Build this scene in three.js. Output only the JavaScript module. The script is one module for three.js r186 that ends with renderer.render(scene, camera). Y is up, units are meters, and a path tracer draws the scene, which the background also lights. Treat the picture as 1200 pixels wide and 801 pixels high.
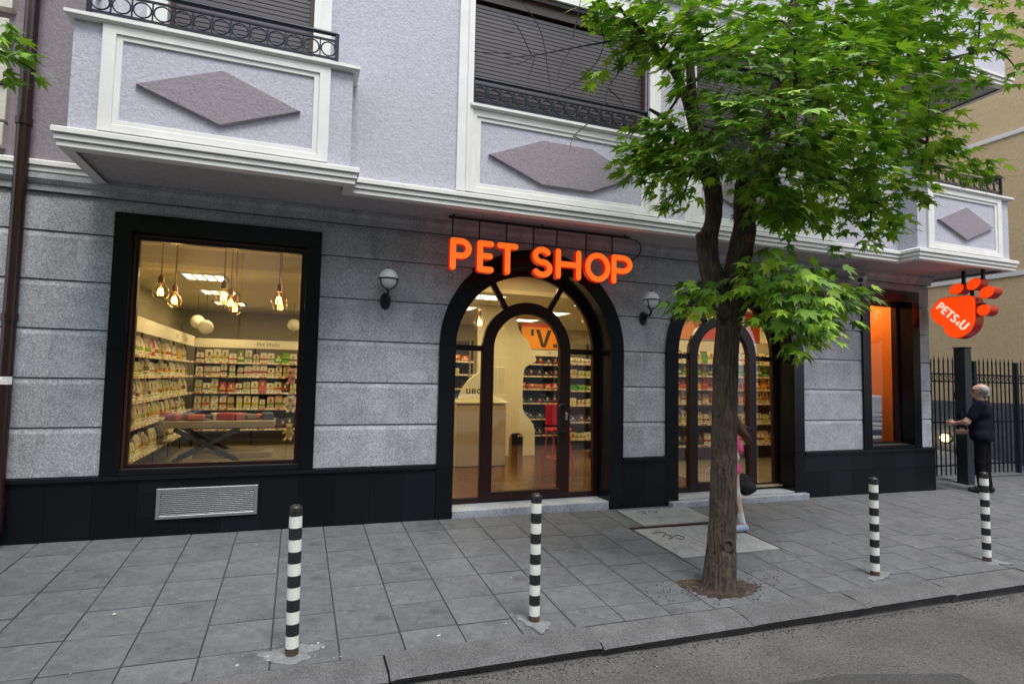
import * as THREE from 'three';
import { mergeGeometries, toCreasedNormals } from 'three/addons/utils/BufferGeometryUtils.js';
import { RoundedBoxGeometry } from 'three/addons/geometries/RoundedBoxGeometry.js';
import { FontLoader } from 'three/addons/loaders/FontLoader.js';
import { TextGeometry } from 'three/addons/geometries/TextGeometry.js';
import { RectAreaLightUniformsLib } from 'three/addons/lights/RectAreaLightUniformsLib.js';

// ---------------------------------------------------------------- camera, sky, sun, exposure
const scene = new THREE.Scene();
const camera = new THREE.PerspectiveCamera(61.46, 1024 / 683, 0.05, 600);
camera.position.set(0, 1.634, 6.6616);
camera.up.set(-0.03986, 0.99788, 0.05147);
camera.lookAt(0.34823, 1.634 + 0.06216, 6.6616 - 0.93535);
camera.updateMatrixWorld(true);

let seed = 12345;
const rnd = () => { seed = (seed * 1664525 + 1013904223) >>> 0; return seed / 4294967296; };
const rr = (a, b) => a + (b - a) * rnd();
const pick = (a) => a[Math.floor(rnd() * a.length) % a.length];
function hash(x, y) { let h = (x * 374761393 + y * 668265263) | 0; h = Math.imul(h ^ (h >>> 13), 1274126177); return ((h ^ (h >>> 16)) >>> 0) / 4294967296; }
function vnoise(u, v, p) {            // tileable value noise, period p
  const x = u * p, y = v * p, x0 = Math.floor(x), y0 = Math.floor(y);
  const fx = x - x0, fy = y - y0, sx = fx * fx * (3 - 2 * fx), sy = fy * fy * (3 - 2 * fy), m = (i) => ((i % p) + p) % p;
  const a = hash(m(x0), m(y0) + p * 7), b = hash(m(x0 + 1), m(y0) + p * 7), c = hash(m(x0), m(y0 + 1) + p * 7), d = hash(m(x0 + 1), m(y0 + 1) + p * 7);
  return a + (b - a) * sx + (c - a) * sy + (a - b - c + d) * sx * sy;
}
function fbm(u, v, p, o) { let s = 0, w = 0.5, t = 0; for (let i = 0; i < o; i++) { s += w * vnoise(u, v, p << i); t += w; w *= 0.55; } return s / t; }

{ // overcast sky
  const W = 128, H = 64, d = new Float32Array(W * H * 4);
  for (let j = 0; j < H; j++) for (let i = 0; i < W; i++) {
    const el = (j + 0.5) / H * Math.PI - Math.PI / 2, s = Math.max(0, Math.sin(el));
    const c = 0.9 + 0.2 * fbm(i / W, j / H, 6, 3);
    const L = el > 0 ? (0.55 + 0.5 * s) * c : 0.25, k = (j * W + i) * 4;
    d[k] = L * 0.90; d[k + 1] = L * 0.97; d[k + 2] = L * 1.10; d[k + 3] = 1;
  }
  const t = new THREE.DataTexture(d, W, H, THREE.RGBAFormat, THREE.FloatType);
  t.mapping = THREE.EquirectangularReflectionMapping; t.magFilter = THREE.LinearFilter; t.minFilter = THREE.LinearFilter;
  t.wrapS = THREE.RepeatWrapping; t.needsUpdate = true;
  scene.background = t; scene.environment = t;
}
const sun = new THREE.DirectionalLight(new THREE.Color(1, 0.96, 0.9), 1.5);
sun.position.set(4.5, 18, 8); sun.target.position.set(3, 1, 0);
sun.castShadow = true; sun.shadow.radius = 40; sun.shadow.mapSize.set(2048, 2048);
Object.assign(sun.shadow.camera, { left: -18, right: 18, top: 18, bottom: -18, near: 1, far: 60 });
scene.add(sun, sun.target);
const renderer = new THREE.WebGLRenderer({ antialias: true });
renderer.setSize(1024, 683);
renderer.shadowMap.enabled = true;
renderer.toneMapping = THREE.LinearToneMapping;
const EXPO = 2.45; renderer.toneMappingExposure = EXPO;

// ---------------------------------------------------------------- textures and materials
function tex(n, fn, color = true) {
  const d = new Uint8Array(n * n * 4);
  for (let j = 0; j < n; j++) for (let i = 0; i < n; i++) {
    const c = fn(i / n, j / n, i, j), k = (j * n + i) * 4, g = typeof c === 'number';
    for (let q = 0; q < 3; q++) d[k + q] = Math.max(0, Math.min(255, (g ? c : c[q]) * 255));
    d[k + 3] = 255;
  }
  const t = new THREE.DataTexture(d, n, n, THREE.RGBAFormat); t.wrapS = t.wrapT = THREE.RepeatWrapping;
  t.magFilter = THREE.LinearFilter; t.minFilter = THREE.LinearMipmapLinearFilter; t.generateMipmaps = true;
  if (color) t.colorSpace = THREE.SRGBColorSpace; t.needsUpdate = true; return t;
}
const granTex = tex(512, (u, v, i, j) => {      // 1.6 m: speckled grey granite
  const g = hash(i >> 1, (j >> 1) + 900), b = hash((i + 1) >> 2, (j >> 2) + 55), s = fbm(u, v, 8, 3);
  let c = 0.60 + 0.19 * (g - 0.5) + 0.13 * (b - 0.5) + 0.12 * (s - 0.5);
  if (g > 0.93) c -= 0.13; return [c * 0.985, c * 0.99, c * 1.01];
});
const plastTex = tex(512, (u, v, i, j) => 0.88 + 0.10 * (hash(i >> 1, j >> 1) - 0.5) + 0.10 * (fbm(u, v, 60, 2) - 0.5) + 0.04 * (fbm(u, v, 4, 4) - 0.5));
const plastBump = tex(512, (u, v, i, j) => fbm(u, v, 64, 2) * 0.7 + 0.3 * hash(i >> 1, j >> 1), false);
const whiteTex = tex(256, (u, v, i, j) => 0.95 + 0.10 * (fbm(u, v, 4, 4) - 0.5) + 0.02 * (hash(i, j) - 0.5));
const concTex = tex(512, (u, v, i, j) => {      // 2.4 m: worn concrete
  const st = fbm(u, v, 5, 5), f = fbm(u, v, 48, 3), bl = fbm(u + 0.37, v + 0.11, 14, 3); let c = 0.80 + 0.14 * (st - 0.5) - (bl > 0.68 ? (bl - 0.68) * 0.5 : 0) + 0.20 * (f - 0.5) + 0.13 * (hash(i, j) - 0.5);
  const sp = hash((i >> 1) + 77, (j >> 1) + 13); if (sp > 0.9975) c += 0.2; if (sp < 0.0045) c -= 0.22; return [c, c, c * 1.005];
});
const concBump = tex(512, (u, v, i, j) => 0.6 * fbm(u, v, 60, 3) + 0.4 * hash(i, j), false);
const asphTex = tex(1024, (u, v, i, j) => {     // 3 m: asphalt
  const st = fbm(u, v, 4, 5), g = hash(i >> 1, j >> 1), g2 = hash((i + 1) >> 2, (j + 3) >> 2);
  let c = 0.72 + 0.34 * (st - 0.5) + 0.22 * (g - 0.5) + 0.14 * (g2 - 0.5); if (g > 0.965) c += 0.2; if (g2 < 0.03) c -= 0.2;
  return [c * 1.01, c, c * 0.98];
});
const asphBump = tex(1024, (u, v, i, j) => hash(i >> 1, j >> 1) * 0.5 + hash(i >> 2, j >> 2) * 0.5, false);
const barkTex = tex(512, (u, v, i, j) => {
  const w = fbm(u, v, 6, 3) * 0.08, r = vnoise(u + w, v * 0.25, 48), r2 = vnoise(u + w, v * 0.5, 96); let c = 0.45 + 0.55 * r * 0.7 + 0.3 * r2 * 0.6 + 0.3 * (fbm(u, v, 4, 4) - 0.5);
  return [c * 1.02, c * 0.95, c * 0.86];
});
const barkBump = tex(512, (u, v) => { const w = fbm(u, v, 6, 3) * 0.08; return 0.65 * vnoise(u + w, v * 0.25, 48) + 0.35 * vnoise(u + w, v * 0.5, 96); }, false);
const woodTex = tex(512, (u, v, i, j) => { // 1.2 m board floor grain
  const g = vnoise(u * 0.25, v, 64) * 0.5 + fbm(u, v, 8, 4) * 0.5; const c = 0.6 + 0.45 * (g - 0.5); return [c, c * 0.93, c * 0.85];
});
const dirtTex = tex(256, (u, v, i, j) => { const c = 0.6 + 0.5 * (fbm(u, v, 10, 4) - 0.5) + 0.25 * (hash(i, j) - 0.5); return [c, c * 0.9, c * 0.78]; });

const scuffTex = tex(256, (u, v, i, j) => { const a = fbm(u, v, 12, 4), b = vnoise(u, v * 0.3, 40); return 0.92 - (a > 0.62 ? (a - 0.62) * 1.2 : 0) - (b > 0.93 ? 0.05 : 0) + 0.05 * (hash(i, j) - 0.5); });
const rgb = (r, g, b) => new THREE.Color().setRGB(r, g, b);
const std = (c, rough = 0.7, o = {}) => new THREE.MeshStandardMaterial({ color: c, roughness: rough, ...o });
const phy = (c, rough = 0.4, o = {}) => new THREE.MeshPhysicalMaterial({ color: c, roughness: rough, ...o });
const M = {
  granite: [0.955, 0.98, 1, 1.02, 1.045].map((k) => std(rgb(1.09 * k, 1.10 * k, 1.13 * k), 0.62, { map: granTex, bumpMap: plastBump, bumpScale: 0.0008 })),
  joint: std(rgb(0.03, 0.03, 0.032), 0.95),
  black: [1, 1.25, 0.8].map((k) => phy(rgb(0.0055 * k, 0.0062 * k, 0.0085 * k), 0.2, { specularIntensity: 0.45 })),
  plinth: [1, 1.3, 0.75].map((k) => phy(rgb(0.0065 * k, 0.0072 * k, 0.0098 * k), 0.3, { specularIntensity: 0.4, bumpMap: plastBump, bumpScale: 0.0004 })),
  lavender: std(rgb(0.585, 0.57, 0.655), 0.92, { map: plastTex, bumpMap: plastBump, bumpScale: 0.004 }),
  mauve: std(rgb(0.345, 0.30, 0.335), 0.92, { map: plastTex, bumpMap: plastBump, bumpScale: 0.004 }),
  white: std(rgb(0.77, 0.755, 0.73), 0.6, { map: whiteTex }),
  soffit: std(rgb(0.52, 0.49, 0.505), 0.85, { map: plastTex }),
  cream: std(rgb(0.70, 0.66, 0.56), 0.7, { map: plastTex }),
  iron: phy(rgb(0.010, 0.014, 0.022), 0.4, { specularIntensity: 0.6 }),
  shutter: [1, 1.06, 0.95].map((k) => std(rgb(0.072 * k, 0.06 * k, 0.066 * k), 0.35)),
  brown: phy(rgb(0.020, 0.008, 0.0065), 0.3, { specularIntensity: 0.6 }),
  brownTrim: phy(rgb(0.06, 0.026, 0.014), 0.3),
  pipe: phy(rgb(0.022, 0.009, 0.0075), 0.25),
  glass: phy(rgb(1, 1, 1), 0.0, { transmission: 1, thickness: 0, ior: 1.62 }),
  tile: [0.93, 0.98, 1.02, 1.08].map((k) => std(rgb(0.158 * k, 0.162 * k, 0.173 * k), 0.86, { map: concTex, bumpMap: concBump, bumpScale: 0.0022 })),
  bedding: std(rgb(0.035, 0.034, 0.034), 0.98),
  kerb: [0.92, 1, 1.1].map((k) => std(rgb(0.31 * k, 0.30 * k, 0.295 * k), 0.9, { map: granTex, bumpMap: concBump, bumpScale: 0.004 })),
  mortar: std(rgb(0.27, 0.275, 0.28), 0.92, { map: concTex, bumpMap: concBump, bumpScale: 0.004 }),
  slab: std(rgb(0.40, 0.405, 0.40), 0.85, { map: concTex, bumpMap: concBump, bumpScale: 0.001 }),
  step: std(rgb(0.98, 1.03, 1.1), 0.5, { map: granTex }),
  asphalt: std(rgb(0.158, 0.156, 0.158), 0.93, { map: asphTex, bumpMap: asphBump, bumpScale: 0.006 }),
  asphaltDark: std(rgb(0.088, 0.086, 0.088), 0.93, { map: asphTex, bumpMap: asphBump, bumpScale: 0.006 }),
  bark: std(rgb(0.115, 0.10, 0.086), 0.95, { map: barkTex, bumpMap: barkBump, bumpScale: 0.02 }),
  twig: std(rgb(0.035, 0.027, 0.022), 0.9),
  cut: std(rgb(0.30, 0.17, 0.085), 0.9, { map: dirtTex }),
  soil: std(rgb(0.115, 0.095, 0.08), 1, { map: dirtTex, bumpMap: concBump, bumpScale: 0.01 }),
  whitePaint: std(rgb(0.74, 0.74, 0.70), 0.5, { map: whiteTex }),
  blackPaint: std(rgb(0.010, 0.010, 0.011), 0.45), bandBlack: std(rgb(0.014, 0.014, 0.015), 0.55, { map: scuffTex }),
  steel: std(rgb(0.42, 0.43, 0.44), 0.42, { metalness: 0.85 }),
  rust: std(rgb(0.12, 0.05, 0.03), 0.8, { map: dirtTex }),
  beige: std(rgb(0.76, 0.58, 0.33), 0.92, { map: plastTex, bumpMap: plastBump, bumpScale: 0.004 }),
  greyWall: std(rgb(0.17, 0.175, 0.195), 0.9, { map: concTex }),
  globe: phy(rgb(0.86, 0.87, 0.87), 0.25, { transmission: 0.15, thickness: 0 }),
};
const LEAFC = [[0.23, 0.42, 0.02], [0.15, 0.31, 0.017], [0.33, 0.53, 0.026], [0.09, 0.20, 0.013], [0.42, 0.55, 0.035]];
const leafMat = LEAFC.map((c) => phy(rgb(...c), 0.62, { transmission: 0.42, thickness: 0, side: THREE.DoubleSide, specularIntensity: 0.5 }));
const leafInst = phy(rgb(1, 1, 1), 0.62, { transmission: 0.42, thickness: 0, side: THREE.DoubleSide, specularIntensity: 0.5 });

// ---------------------------------------------------------------- helpers
const taken = {};
function numbered(n) { const k = taken[n] = (taken[n] ?? -1) + 1; return k ? n + '_' + String(k).padStart(3, '0') : n; }
const shad = (o) => { o.castShadow = o.receiveShadow = true; return o; };
function mesh(name, geo, mat, parent, p, r) {
  const o = shad(new THREE.Mesh(geo, mat)); o.name = parent && parent !== scene ? name : numbered(name);
  if (p) o.position.set(...p); if (r) o.rotation.set(...r); (parent || scene).add(o); return o;
}
function tag(o, label, category, group) { o.userData.label = label; o.userData.category = category; if (group) o.userData.group = group; return o; }
function struct(name, geo, mat, p) { const o = mesh(name, geo, mat, scene, p); o.userData.kind = 'structure'; return o; }
function thing(name, label, category, p = [0, 0, 0], turn = 0, group) {
  const o = new THREE.Group(); o.name = numbered(name); o.position.set(...p); o.rotation.y = turn; scene.add(o); return tag(o, label, category, group);
}
function copy(o, p, turn, label, group) {
  const base = o.name.replace(/_\d{3}$/, ''), c = o.clone(); c.name = numbered(base); c.userData = { ...o.userData };
  scene.add(c); if (p) c.position.set(...p); if (turn !== undefined) c.rotation.y = turn; if (label) c.userData.label = label; if (group) c.userData.group = group; return c;
}
function wuv(g, s = 1, off) {                    // uv in metres, box projected
  if (g.index) g = g.toNonIndexed(); const p = g.attributes.position, n = p.count, uv = new Float32Array(n * 2);
  const ou = off ? off[0] : rnd() * 7, ov = off ? off[1] : rnd() * 7, a = new THREE.Vector3(), b = new THREE.Vector3(), c = new THREE.Vector3();
  for (let i = 0; i < n; i += 3) {
    a.fromBufferAttribute(p, i); b.fromBufferAttribute(p, i + 1).sub(a); c.fromBufferAttribute(p, i + 2).sub(a); b.cross(c);
    const ax = Math.abs(b.x), ay = Math.abs(b.y), az = Math.abs(b.z);
    for (let k = i; k < i + 3; k++) {
      const x = p.getX(k), y = p.getY(k), z = p.getZ(k); let u, v;
      if (az >= ax && az >= ay) { u = x; v = y; } else if (ay >= ax) { u = x; v = z; } else { u = z; v = y; }
      uv[2 * k] = u / s + ou; uv[2 * k + 1] = v / s + ov;
    }
  }
  g.setAttribute('uv', new THREE.BufferAttribute(uv, 2)); return g;
}
const box = (x0, x1, y0, y1, z0, z1) => new THREE.BoxGeometry(x1 - x0, y1 - y0, z1 - z0).translate((x0 + x1) / 2, (y0 + y1) / 2, (z0 + z1) / 2);
const rbox = (w, h, d, r = 0.01, s = 2) => new RoundedBoxGeometry(w, h, d, s, r);
const clean = (g) => { g = g.index ? g.toNonIndexed() : g.clone(); for (const k of Object.keys(g.attributes)) if (!['position', 'normal', 'uv'].includes(k)) g.deleteAttribute(k); if (!g.attributes.uv) g.setAttribute('uv', new THREE.BufferAttribute(new Float32Array(g.attributes.position.count * 2), 2)); if (!g.attributes.normal) g.computeVertexNormals(); return g; };
const merge = (list) => mergeGeometries(list.map(clean));
function ext(shape, z0, z1, bevel = 0, curve = 16) {
  const g = new THREE.ExtrudeGeometry(shape, { depth: z1 - z0 - 2 * bevel, bevelEnabled: bevel > 0, bevelThickness: bevel, bevelSize: bevel, bevelOffset: -bevel, bevelSegments: 1, curveSegments: curve });
  return g.translate(0, 0, z0 + bevel);
}
const poly = (pts) => { const s = new THREE.Shape(); pts.forEach((p, i) => i ? s.lineTo(p[0], p[1]) : s.moveTo(p[0], p[1])); s.closePath(); return s; };
const hole = (pts) => { const s = new THREE.Path(); pts.forEach((p, i) => i ? s.lineTo(p[0], p[1]) : s.moveTo(p[0], p[1])); s.closePath(); return s; };
const rectPts = (x0, x1, y0, y1) => [[x0, y0], [x1, y0], [x1, y1], [x0, y1]];
const arcPts = (c, y, r, a0, a1, n = 24) => Array.from({ length: n + 1 }, (_, i) => { const a = a0 + (a1 - a0) * i / n; return [c + r * Math.cos(a), y + r * Math.sin(a)]; });
function tube(pts, r, seg = 8, n, closed = false) {
  const c = new THREE.CatmullRomCurve3(pts.map((p) => new THREE.Vector3(...p)), closed, 'centripetal');
  return new THREE.TubeGeometry(c, n || pts.length * 5, r, seg, closed);
}
function bar(a, b, r0, r1 = r0, seg = 8) {
  const A = new THREE.Vector3(...a), B = new THREE.Vector3(...b), d = B.clone().sub(A), L = d.length();
  return new THREE.CylinderGeometry(r1, r0, L, seg).translate(0, L / 2, 0).applyQuaternion(new THREE.Quaternion().setFromUnitVectors(new THREE.Vector3(0, 1, 0), d.normalize())).translate(...a);
}
function limb(pts, radii, seg = 10, lump = 0, ridge = 0, per = 6) {  // tapered tube through points
  const c = new THREE.CatmullRomCurve3(pts.map((p) => new THREE.Vector3(...p)), false, 'centripetal'), n = (pts.length - 1) * per;
  const P = [], U = [], I = [], f = c.computeFrenetFrames(n, false); let len = 0, prev = null;
  for (let i = 0; i <= n; i++) {
    const t = i / n, p = c.getPoint(t), k = t * (radii.length - 1), k0 = Math.min(radii.length - 2, Math.floor(k)), r = radii[k0] + (radii[k0 + 1] - radii[k0]) * (k - k0);
    if (prev) len += prev.distanceTo(p); prev = p;
    for (let j = 0; j <= seg; j++) {
      const a = j / seg * Math.PI * 2, ju = j % seg / seg, q = r * (1 + lump * (fbm(ju, len * 0.25, 4, 3) - 0.5) + (ridge ? ridge * (Math.abs(vnoise(ju + 0.03 * Math.sin(len * 9), len * 0.16, 22) - 0.5) * 1.6 + 0.5 * vnoise(ju, len * 0.3, 44)) : 0));
      P.push(p.x + q * (Math.cos(a) * f.normals[i].x + Math.sin(a) * f.binormals[i].x), p.y + q * (Math.cos(a) * f.normals[i].y + Math.sin(a) * f.binormals[i].y), p.z + q * (Math.cos(a) * f.normals[i].z + Math.sin(a) * f.binormals[i].z));
      U.push(j / seg, len / 1.2);
    }
  }
  for (let i = 0; i < n; i++) for (let j = 0; j < seg; j++) { const a = i * (seg + 1) + j, b = a + seg + 1; I.push(a, a + 1, b, a + 1, b + 1, b); }
  const g = new THREE.BufferGeometry(); g.setAttribute('position', new THREE.Float32BufferAttribute(P, 3)); g.setAttribute('uv', new THREE.Float32BufferAttribute(U, 2)); g.setIndex(I); g.computeVertexNormals(); return g;
}
function sweep(path, prof) {                     // horizontal path [x,z], profile [out,y]; outside is on the left hand when walking so that +z faces out for +x walk
  const n = path.length, m = prof.length, off = path.map((p, i) => {
    const d = (a, b) => { const x = b[0] - a[0], z = b[1] - a[1], l = Math.hypot(x, z); return [-z / l, x / l]; };
    const n0 = i ? d(path[i - 1], p) : null, n1 = i < n - 1 ? d(p, path[i + 1]) : null;
    if (!n0) return n1; if (!n1) return n0; const k = 1 + n0[0] * n1[0] + n0[1] * n1[1]; return [(n0[0] + n1[0]) / k, (n0[1] + n1[1]) / k];
  });
  const P = []; const pt = (i, j) => [path[i][0] + off[i][0] * prof[j][0], prof[j][1], path[i][1] + off[i][1] * prof[j][0]];
  for (let i = 0; i < n - 1; i++) for (let j = 0; j < m - 1; j++) {
    const a = pt(i, j), b = pt(i + 1, j), c = pt(i + 1, j + 1), d = pt(i, j + 1); P.push(...a, ...b, ...c, ...a, ...c, ...d);
  }
  const g = new THREE.BufferGeometry(); g.setAttribute('position', new THREE.Float32BufferAttribute(P, 3)); g.computeVertexNormals(); return wuv(g);
}
function snet(f, lo, hi, cell) {                 // naive surface nets of f < 0
  const N = [0, 1, 2].map((k) => Math.ceil((hi[k] - lo[k]) / cell) + 1), [nx, ny, nz] = N, V = new Float32Array(nx * ny * nz), id = (i, j, k) => i + nx * (j + ny * k);
  for (let k = 0; k < nz; k++) for (let j = 0; j < ny; j++) for (let i = 0; i < nx; i++) V[id(i, j, k)] = f(lo[0] + i * cell, lo[1] + j * cell, lo[2] + k * cell);
  const vi = new Int32Array(nx * ny * nz).fill(-1), P = [], Q = [], I = []; let cnt = 0;
  for (let k = 0; k < nz - 1; k++) for (let j = 0; j < ny - 1; j++) for (let i = 0; i < nx - 1; i++) {
    let s = [0, 0, 0], c = 0;
    const e = (a, b, d, a2, b2, d2) => { const v = V[id(i + a, j + b, k + d)], w = V[id(i + a2, j + b2, k + d2)]; if ((v < 0) !== (w < 0)) { const t = v / (v - w); s[0] += a + (a2 - a) * t; s[1] += b + (b2 - b) * t; s[2] += d + (d2 - d) * t; c++; } };
    for (const a of [0, 1]) for (const b of [0, 1]) { e(0, a, b, 1, a, b); e(a, 0, b, a, 1, b); e(a, b, 0, a, b, 1); }
    if (!c) continue; vi[id(i, j, k)] = cnt++;
    const x = lo[0] + (i + s[0] / c) * cell, y = lo[1] + (j + s[1] / c) * cell, z = lo[2] + (k + s[2] / c) * cell, h = cell * 0.4;
    P.push(x, y, z); const n = new THREE.Vector3(f(x + h, y, z) - f(x - h, y, z), f(x, y + h, z) - f(x, y - h, z), f(x, y, z + h) - f(x, y, z - h)).normalize(); Q.push(n.x, n.y, n.z);
  }
  const quad = (a, b, c, d, flip) => { if (a < 0 || b < 0 || c < 0 || d < 0) return; flip ? I.push(a, c, b, a, d, c) : I.push(a, b, c, a, c, d); };
  for (let k = 1; k < nz - 1; k++) for (let j = 1; j < ny - 1; j++) for (let i = 1; i < nx - 1; i++) {
    const v = V[id(i, j, k)] < 0;
    if (v !== (V[id(i + 1, j, k)] < 0)) quad(vi[id(i, j - 1, k - 1)], vi[id(i, j, k - 1)], vi[id(i, j, k)], vi[id(i, j - 1, k)], !v);
    if (v !== (V[id(i, j + 1, k)] < 0)) quad(vi[id(i - 1, j, k - 1)], vi[id(i - 1, j, k)], vi[id(i, j, k)], vi[id(i, j, k - 1)], !v);
    if (v !== (V[id(i, j, k + 1)] < 0)) quad(vi[id(i - 1, j - 1, k)], vi[id(i, j - 1, k)], vi[id(i, j, k)], vi[id(i - 1, j, k)], !v);
  }
  const g = new THREE.BufferGeometry(); g.setAttribute('position', new THREE.Float32BufferAttribute(P, 3)); g.setAttribute('normal', new THREE.Float32BufferAttribute(Q, 3)); g.setIndex(I); return g;
}
const seg3 = (x, y, z, a, b, ra, rb) => { const bx = b[0] - a[0], by = b[1] - a[1], bz = b[2] - a[2], px = x - a[0], py = y - a[1], pz = z - a[2]; const t = Math.max(0, Math.min(1, (px * bx + py * by + pz * bz) / (bx * bx + by * by + bz * bz + 1e-9))); return Math.hypot(px - bx * t, py - by * t, pz - bz * t) - (ra + (rb - ra) * t); };
const smin = (a, b, k) => { const h = Math.max(0, k - Math.abs(a - b)) / k; return Math.min(a, b) - h * h * k * 0.25; };
const gy = (x, z) => -0.0093 * x - 0.0645 * z;   // the pavement falls towards the kerb and a little along the street
function canvasTex(w, h, draw) { const c = document.createElement('canvas'); c.width = w; c.height = h; draw(c.getContext('2d'), w, h); const t = new THREE.CanvasTexture(c); t.colorSpace = THREE.SRGBColorSpace; return t; }

// ---------------------------------------------------------------- ground
struct('ground', wuv(new THREE.PlaneGeometry(600, 600).rotateX(-Math.PI / 2), 3), std(rgb(0.12, 0.12, 0.12), 0.95), [0, -0.9, 0]);
const SLOPE = new THREE.Quaternion().setFromUnitVectors(new THREE.Vector3(0, 1, 0), new THREE.Vector3(0.0093, 1, 0.0645).normalize());
function sheet(x0, x1, z0, z1, fy, s, nx = 8, nz = 2, jitter = 0) {
  const g = new THREE.PlaneGeometry(x1 - x0, z1 - z0, nx, nz).rotateX(-Math.PI / 2).translate((x0 + x1) / 2, 0, (z0 + z1) / 2), p = g.attributes.position;
  for (let i = 0; i < p.count; i++) p.setY(i, fy(p.getX(i), p.getZ(i)) + (jitter ? (fbm(p.getX(i) * 0.05 + 9, p.getZ(i) * 0.05 + 9, 16, 3) - 0.5) * jitter : 0));
  const q = wuv(g, s, [0, 0]); q.computeVertexNormals(); return q;
}
const roadY = (x, z) => -0.256 - 0.018 * x + 0.018 * (z - 3.03) * (z < 7 ? 1 : 0) + (z >= 7 ? 0.0715 - 0.018 * (z - 7) : 0);
const road = struct('road', sheet(-40, 40, 2.9, 11.2, roadY, 3, 40, 20), M.asphalt);
{ // two darker repair patches
  const patch = (pts) => { const g = new THREE.ShapeGeometry(poly(pts.map(([x, z]) => [x, -z]))).rotateX(-Math.PI / 2); const q = wuv(g, 3, [0.3, 0.6]), p = q.attributes.position; for (let i = 0; i < p.count; i++) p.setY(i, roadY(p.getX(i), p.getZ(i)) + 0.004); q.computeVertexNormals(); return q; };
  mesh('repair_patch', patch([[1.9, 3.75], [2.6, 3.68], [3.5, 3.72], [4.3, 3.95], [4.2, 4.6], [3.2, 4.75], [2.2, 4.6]]), M.asphaltDark, road);
}
const walk = new THREE.Group(); walk.name = 'sidewalk'; walk.userData.kind = 'structure'; scene.add(walk);
{
  const low = (x, z) => gy(x, z) - 0.009;
  mesh('bedding', sheet(-30, 16, -0.02, 2.76, low, 2, 20, 4), M.bedding, walk);
  mesh('bedding', sheet(10.1, 16, -8, -0.02, low, 2, 8, 6), M.bedding, walk);
  const T = 0.4194, geos = [];
  for (let k = 0; k < 10; k++) geos.push(wuv(rbox(T - 0.009, 0.05, T - 0.009, 0.004, 1), 2.4));
  const slabs = [[3.90, 5.0, 0.10, 0.77], [3.70, 5.02, 0.80, 1.74]];
  let n = 0; const rest = [];
  const place = (x, z, w, d) => {
    const cx = x + w / 2, cz = z + d / 2, full = Math.abs(w - T) < 1e-3 && Math.abs(d - T) < 1e-3;
    const y = gy(cx, cz) - 0.025 + rr(-0.0022, 0.0016);
    const far = cx > 10.2 && cz < -0.1 || cx < -3.2 || cx > 13.2;
    const g = full ? geos[Math.floor(rnd() * 10)] : wuv(rbox(w - 0.009, 0.05, d - 0.009, 0.004, 1), 2.4);
    if (far || n > 298) { rest.push(g.clone().applyQuaternion(SLOPE).translate(cx, y, cz)); return; }
    n++; const o = mesh('paving_tile', g, M.tile[[0, 1, 1, 2, 2, 1, 3, 2][Math.floor(rnd() * 8)]], walk, [cx, y, cz]);
    o.quaternion.copy(SLOPE); o.rotateX(rr(-0.004, 0.004)); o.rotateZ(rr(-0.004, 0.004));
  };
  for (let i = -32; i < 42; i++) {
    const x = -1.7664 + i * T, shift = i > 9 ? 0.11 * Math.sin(i * 1.9) : rr(-0.006, 0.006);
    const zs = [0.035]; for (let j = 0; j < 6; j++) zs.push(0.387 + shift + j * T); zs.push(2.75);
    if (x > 10.1) { for (let j = 1; j < 16; j++) zs.unshift(zs[0] - T); }
    if (Math.abs(zs[1] - zs[0]) < 0.05) zs.splice(1, 1);
    for (let j = 0; j < zs.length - 1; j++) {
      const z = zs[j], d = zs[j + 1] - z; let pieces = [[x, z, T, d]];
      for (const [a, b, c, e] of slabs) pieces = pieces.flatMap(([px, pz, w, dd]) => {
        if (px + w <= a || px >= b || pz + dd <= c || pz >= e) return [[px, pz, w, dd]]; const out = [];
        if (px < a) out.push([px, pz, a - px, dd]); if (px + w > b) out.push([b, pz, px + w - b, dd]);
        const x0 = Math.max(px, a), x1 = Math.min(px + w, b);
        if (pz < c) out.push([x0, pz, x1 - x0, c - pz]); if (pz + dd > e) out.push([x0, e, x1 - x0, pz + dd - e]); return out;
      });
      for (const [px, pz, w, dd] of pieces) if (w > 0.03 && dd > 0.03) {
        const cx = px + w / 2, cz = pz + dd / 2; if (Math.hypot(cx - 3.62, cz - 2.42) < 0.16) continue; place(px, pz, w, dd);
      }
    }
  }
  const o = mesh('far_paving_tiles', merge(rest), M.tile[1], walk); o.userData.kind = 'stuff';
  // concrete covers with moulded marks
  const cover = (x0, x1, z0, z1, y) => { const m = mesh('cover_slab', wuv(rbox(x1 - x0, 0.05, z1 - z0, 0.005, 1), 2.4), M.slab, walk, [(x0 + x1) / 2, gy((x0 + x1) / 2, (z0 + z1) / 2) - 0.025 + y, (z0 + z1) / 2]); m.quaternion.copy(SLOPE); return m; };
  const a = cover(3.92, 4.98, 0.12, 0.745, 0.006), b = cover(3.72, 4.22, 0.83, 1.72, 0.003), c = cover(4.235, 5.0, 0.83, 1.72, -0.001);
  const strip = mesh('rusty_edge_angle', box(-0.66, 0.66, -0.02, 0.008, -0.014, 0.014), M.rust, walk, [4.36, gy(4.36, 0.788), 0.788]); strip.quaternion.copy(SLOPE);
  const mark = (x, z, p) => { const g = tube(p.map(([u, v]) => [u, 0, v]), 0.006, 5, 20); const o2 = mesh('moulded_mark', g, M.joint, walk, [x, gy(x, z) + 0.005, z]); o2.quaternion.copy(SLOPE); };
  mark(4.12, 0.25, [[0, 0], [0.1, -0.03], [0.12, 0.05], [0.03, 0.06]]); mark(4.3, 0.25, [[0, 0.05], [0.04, -0.04], [0.1, 0.05], [0.14, -0.03]]);
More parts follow.
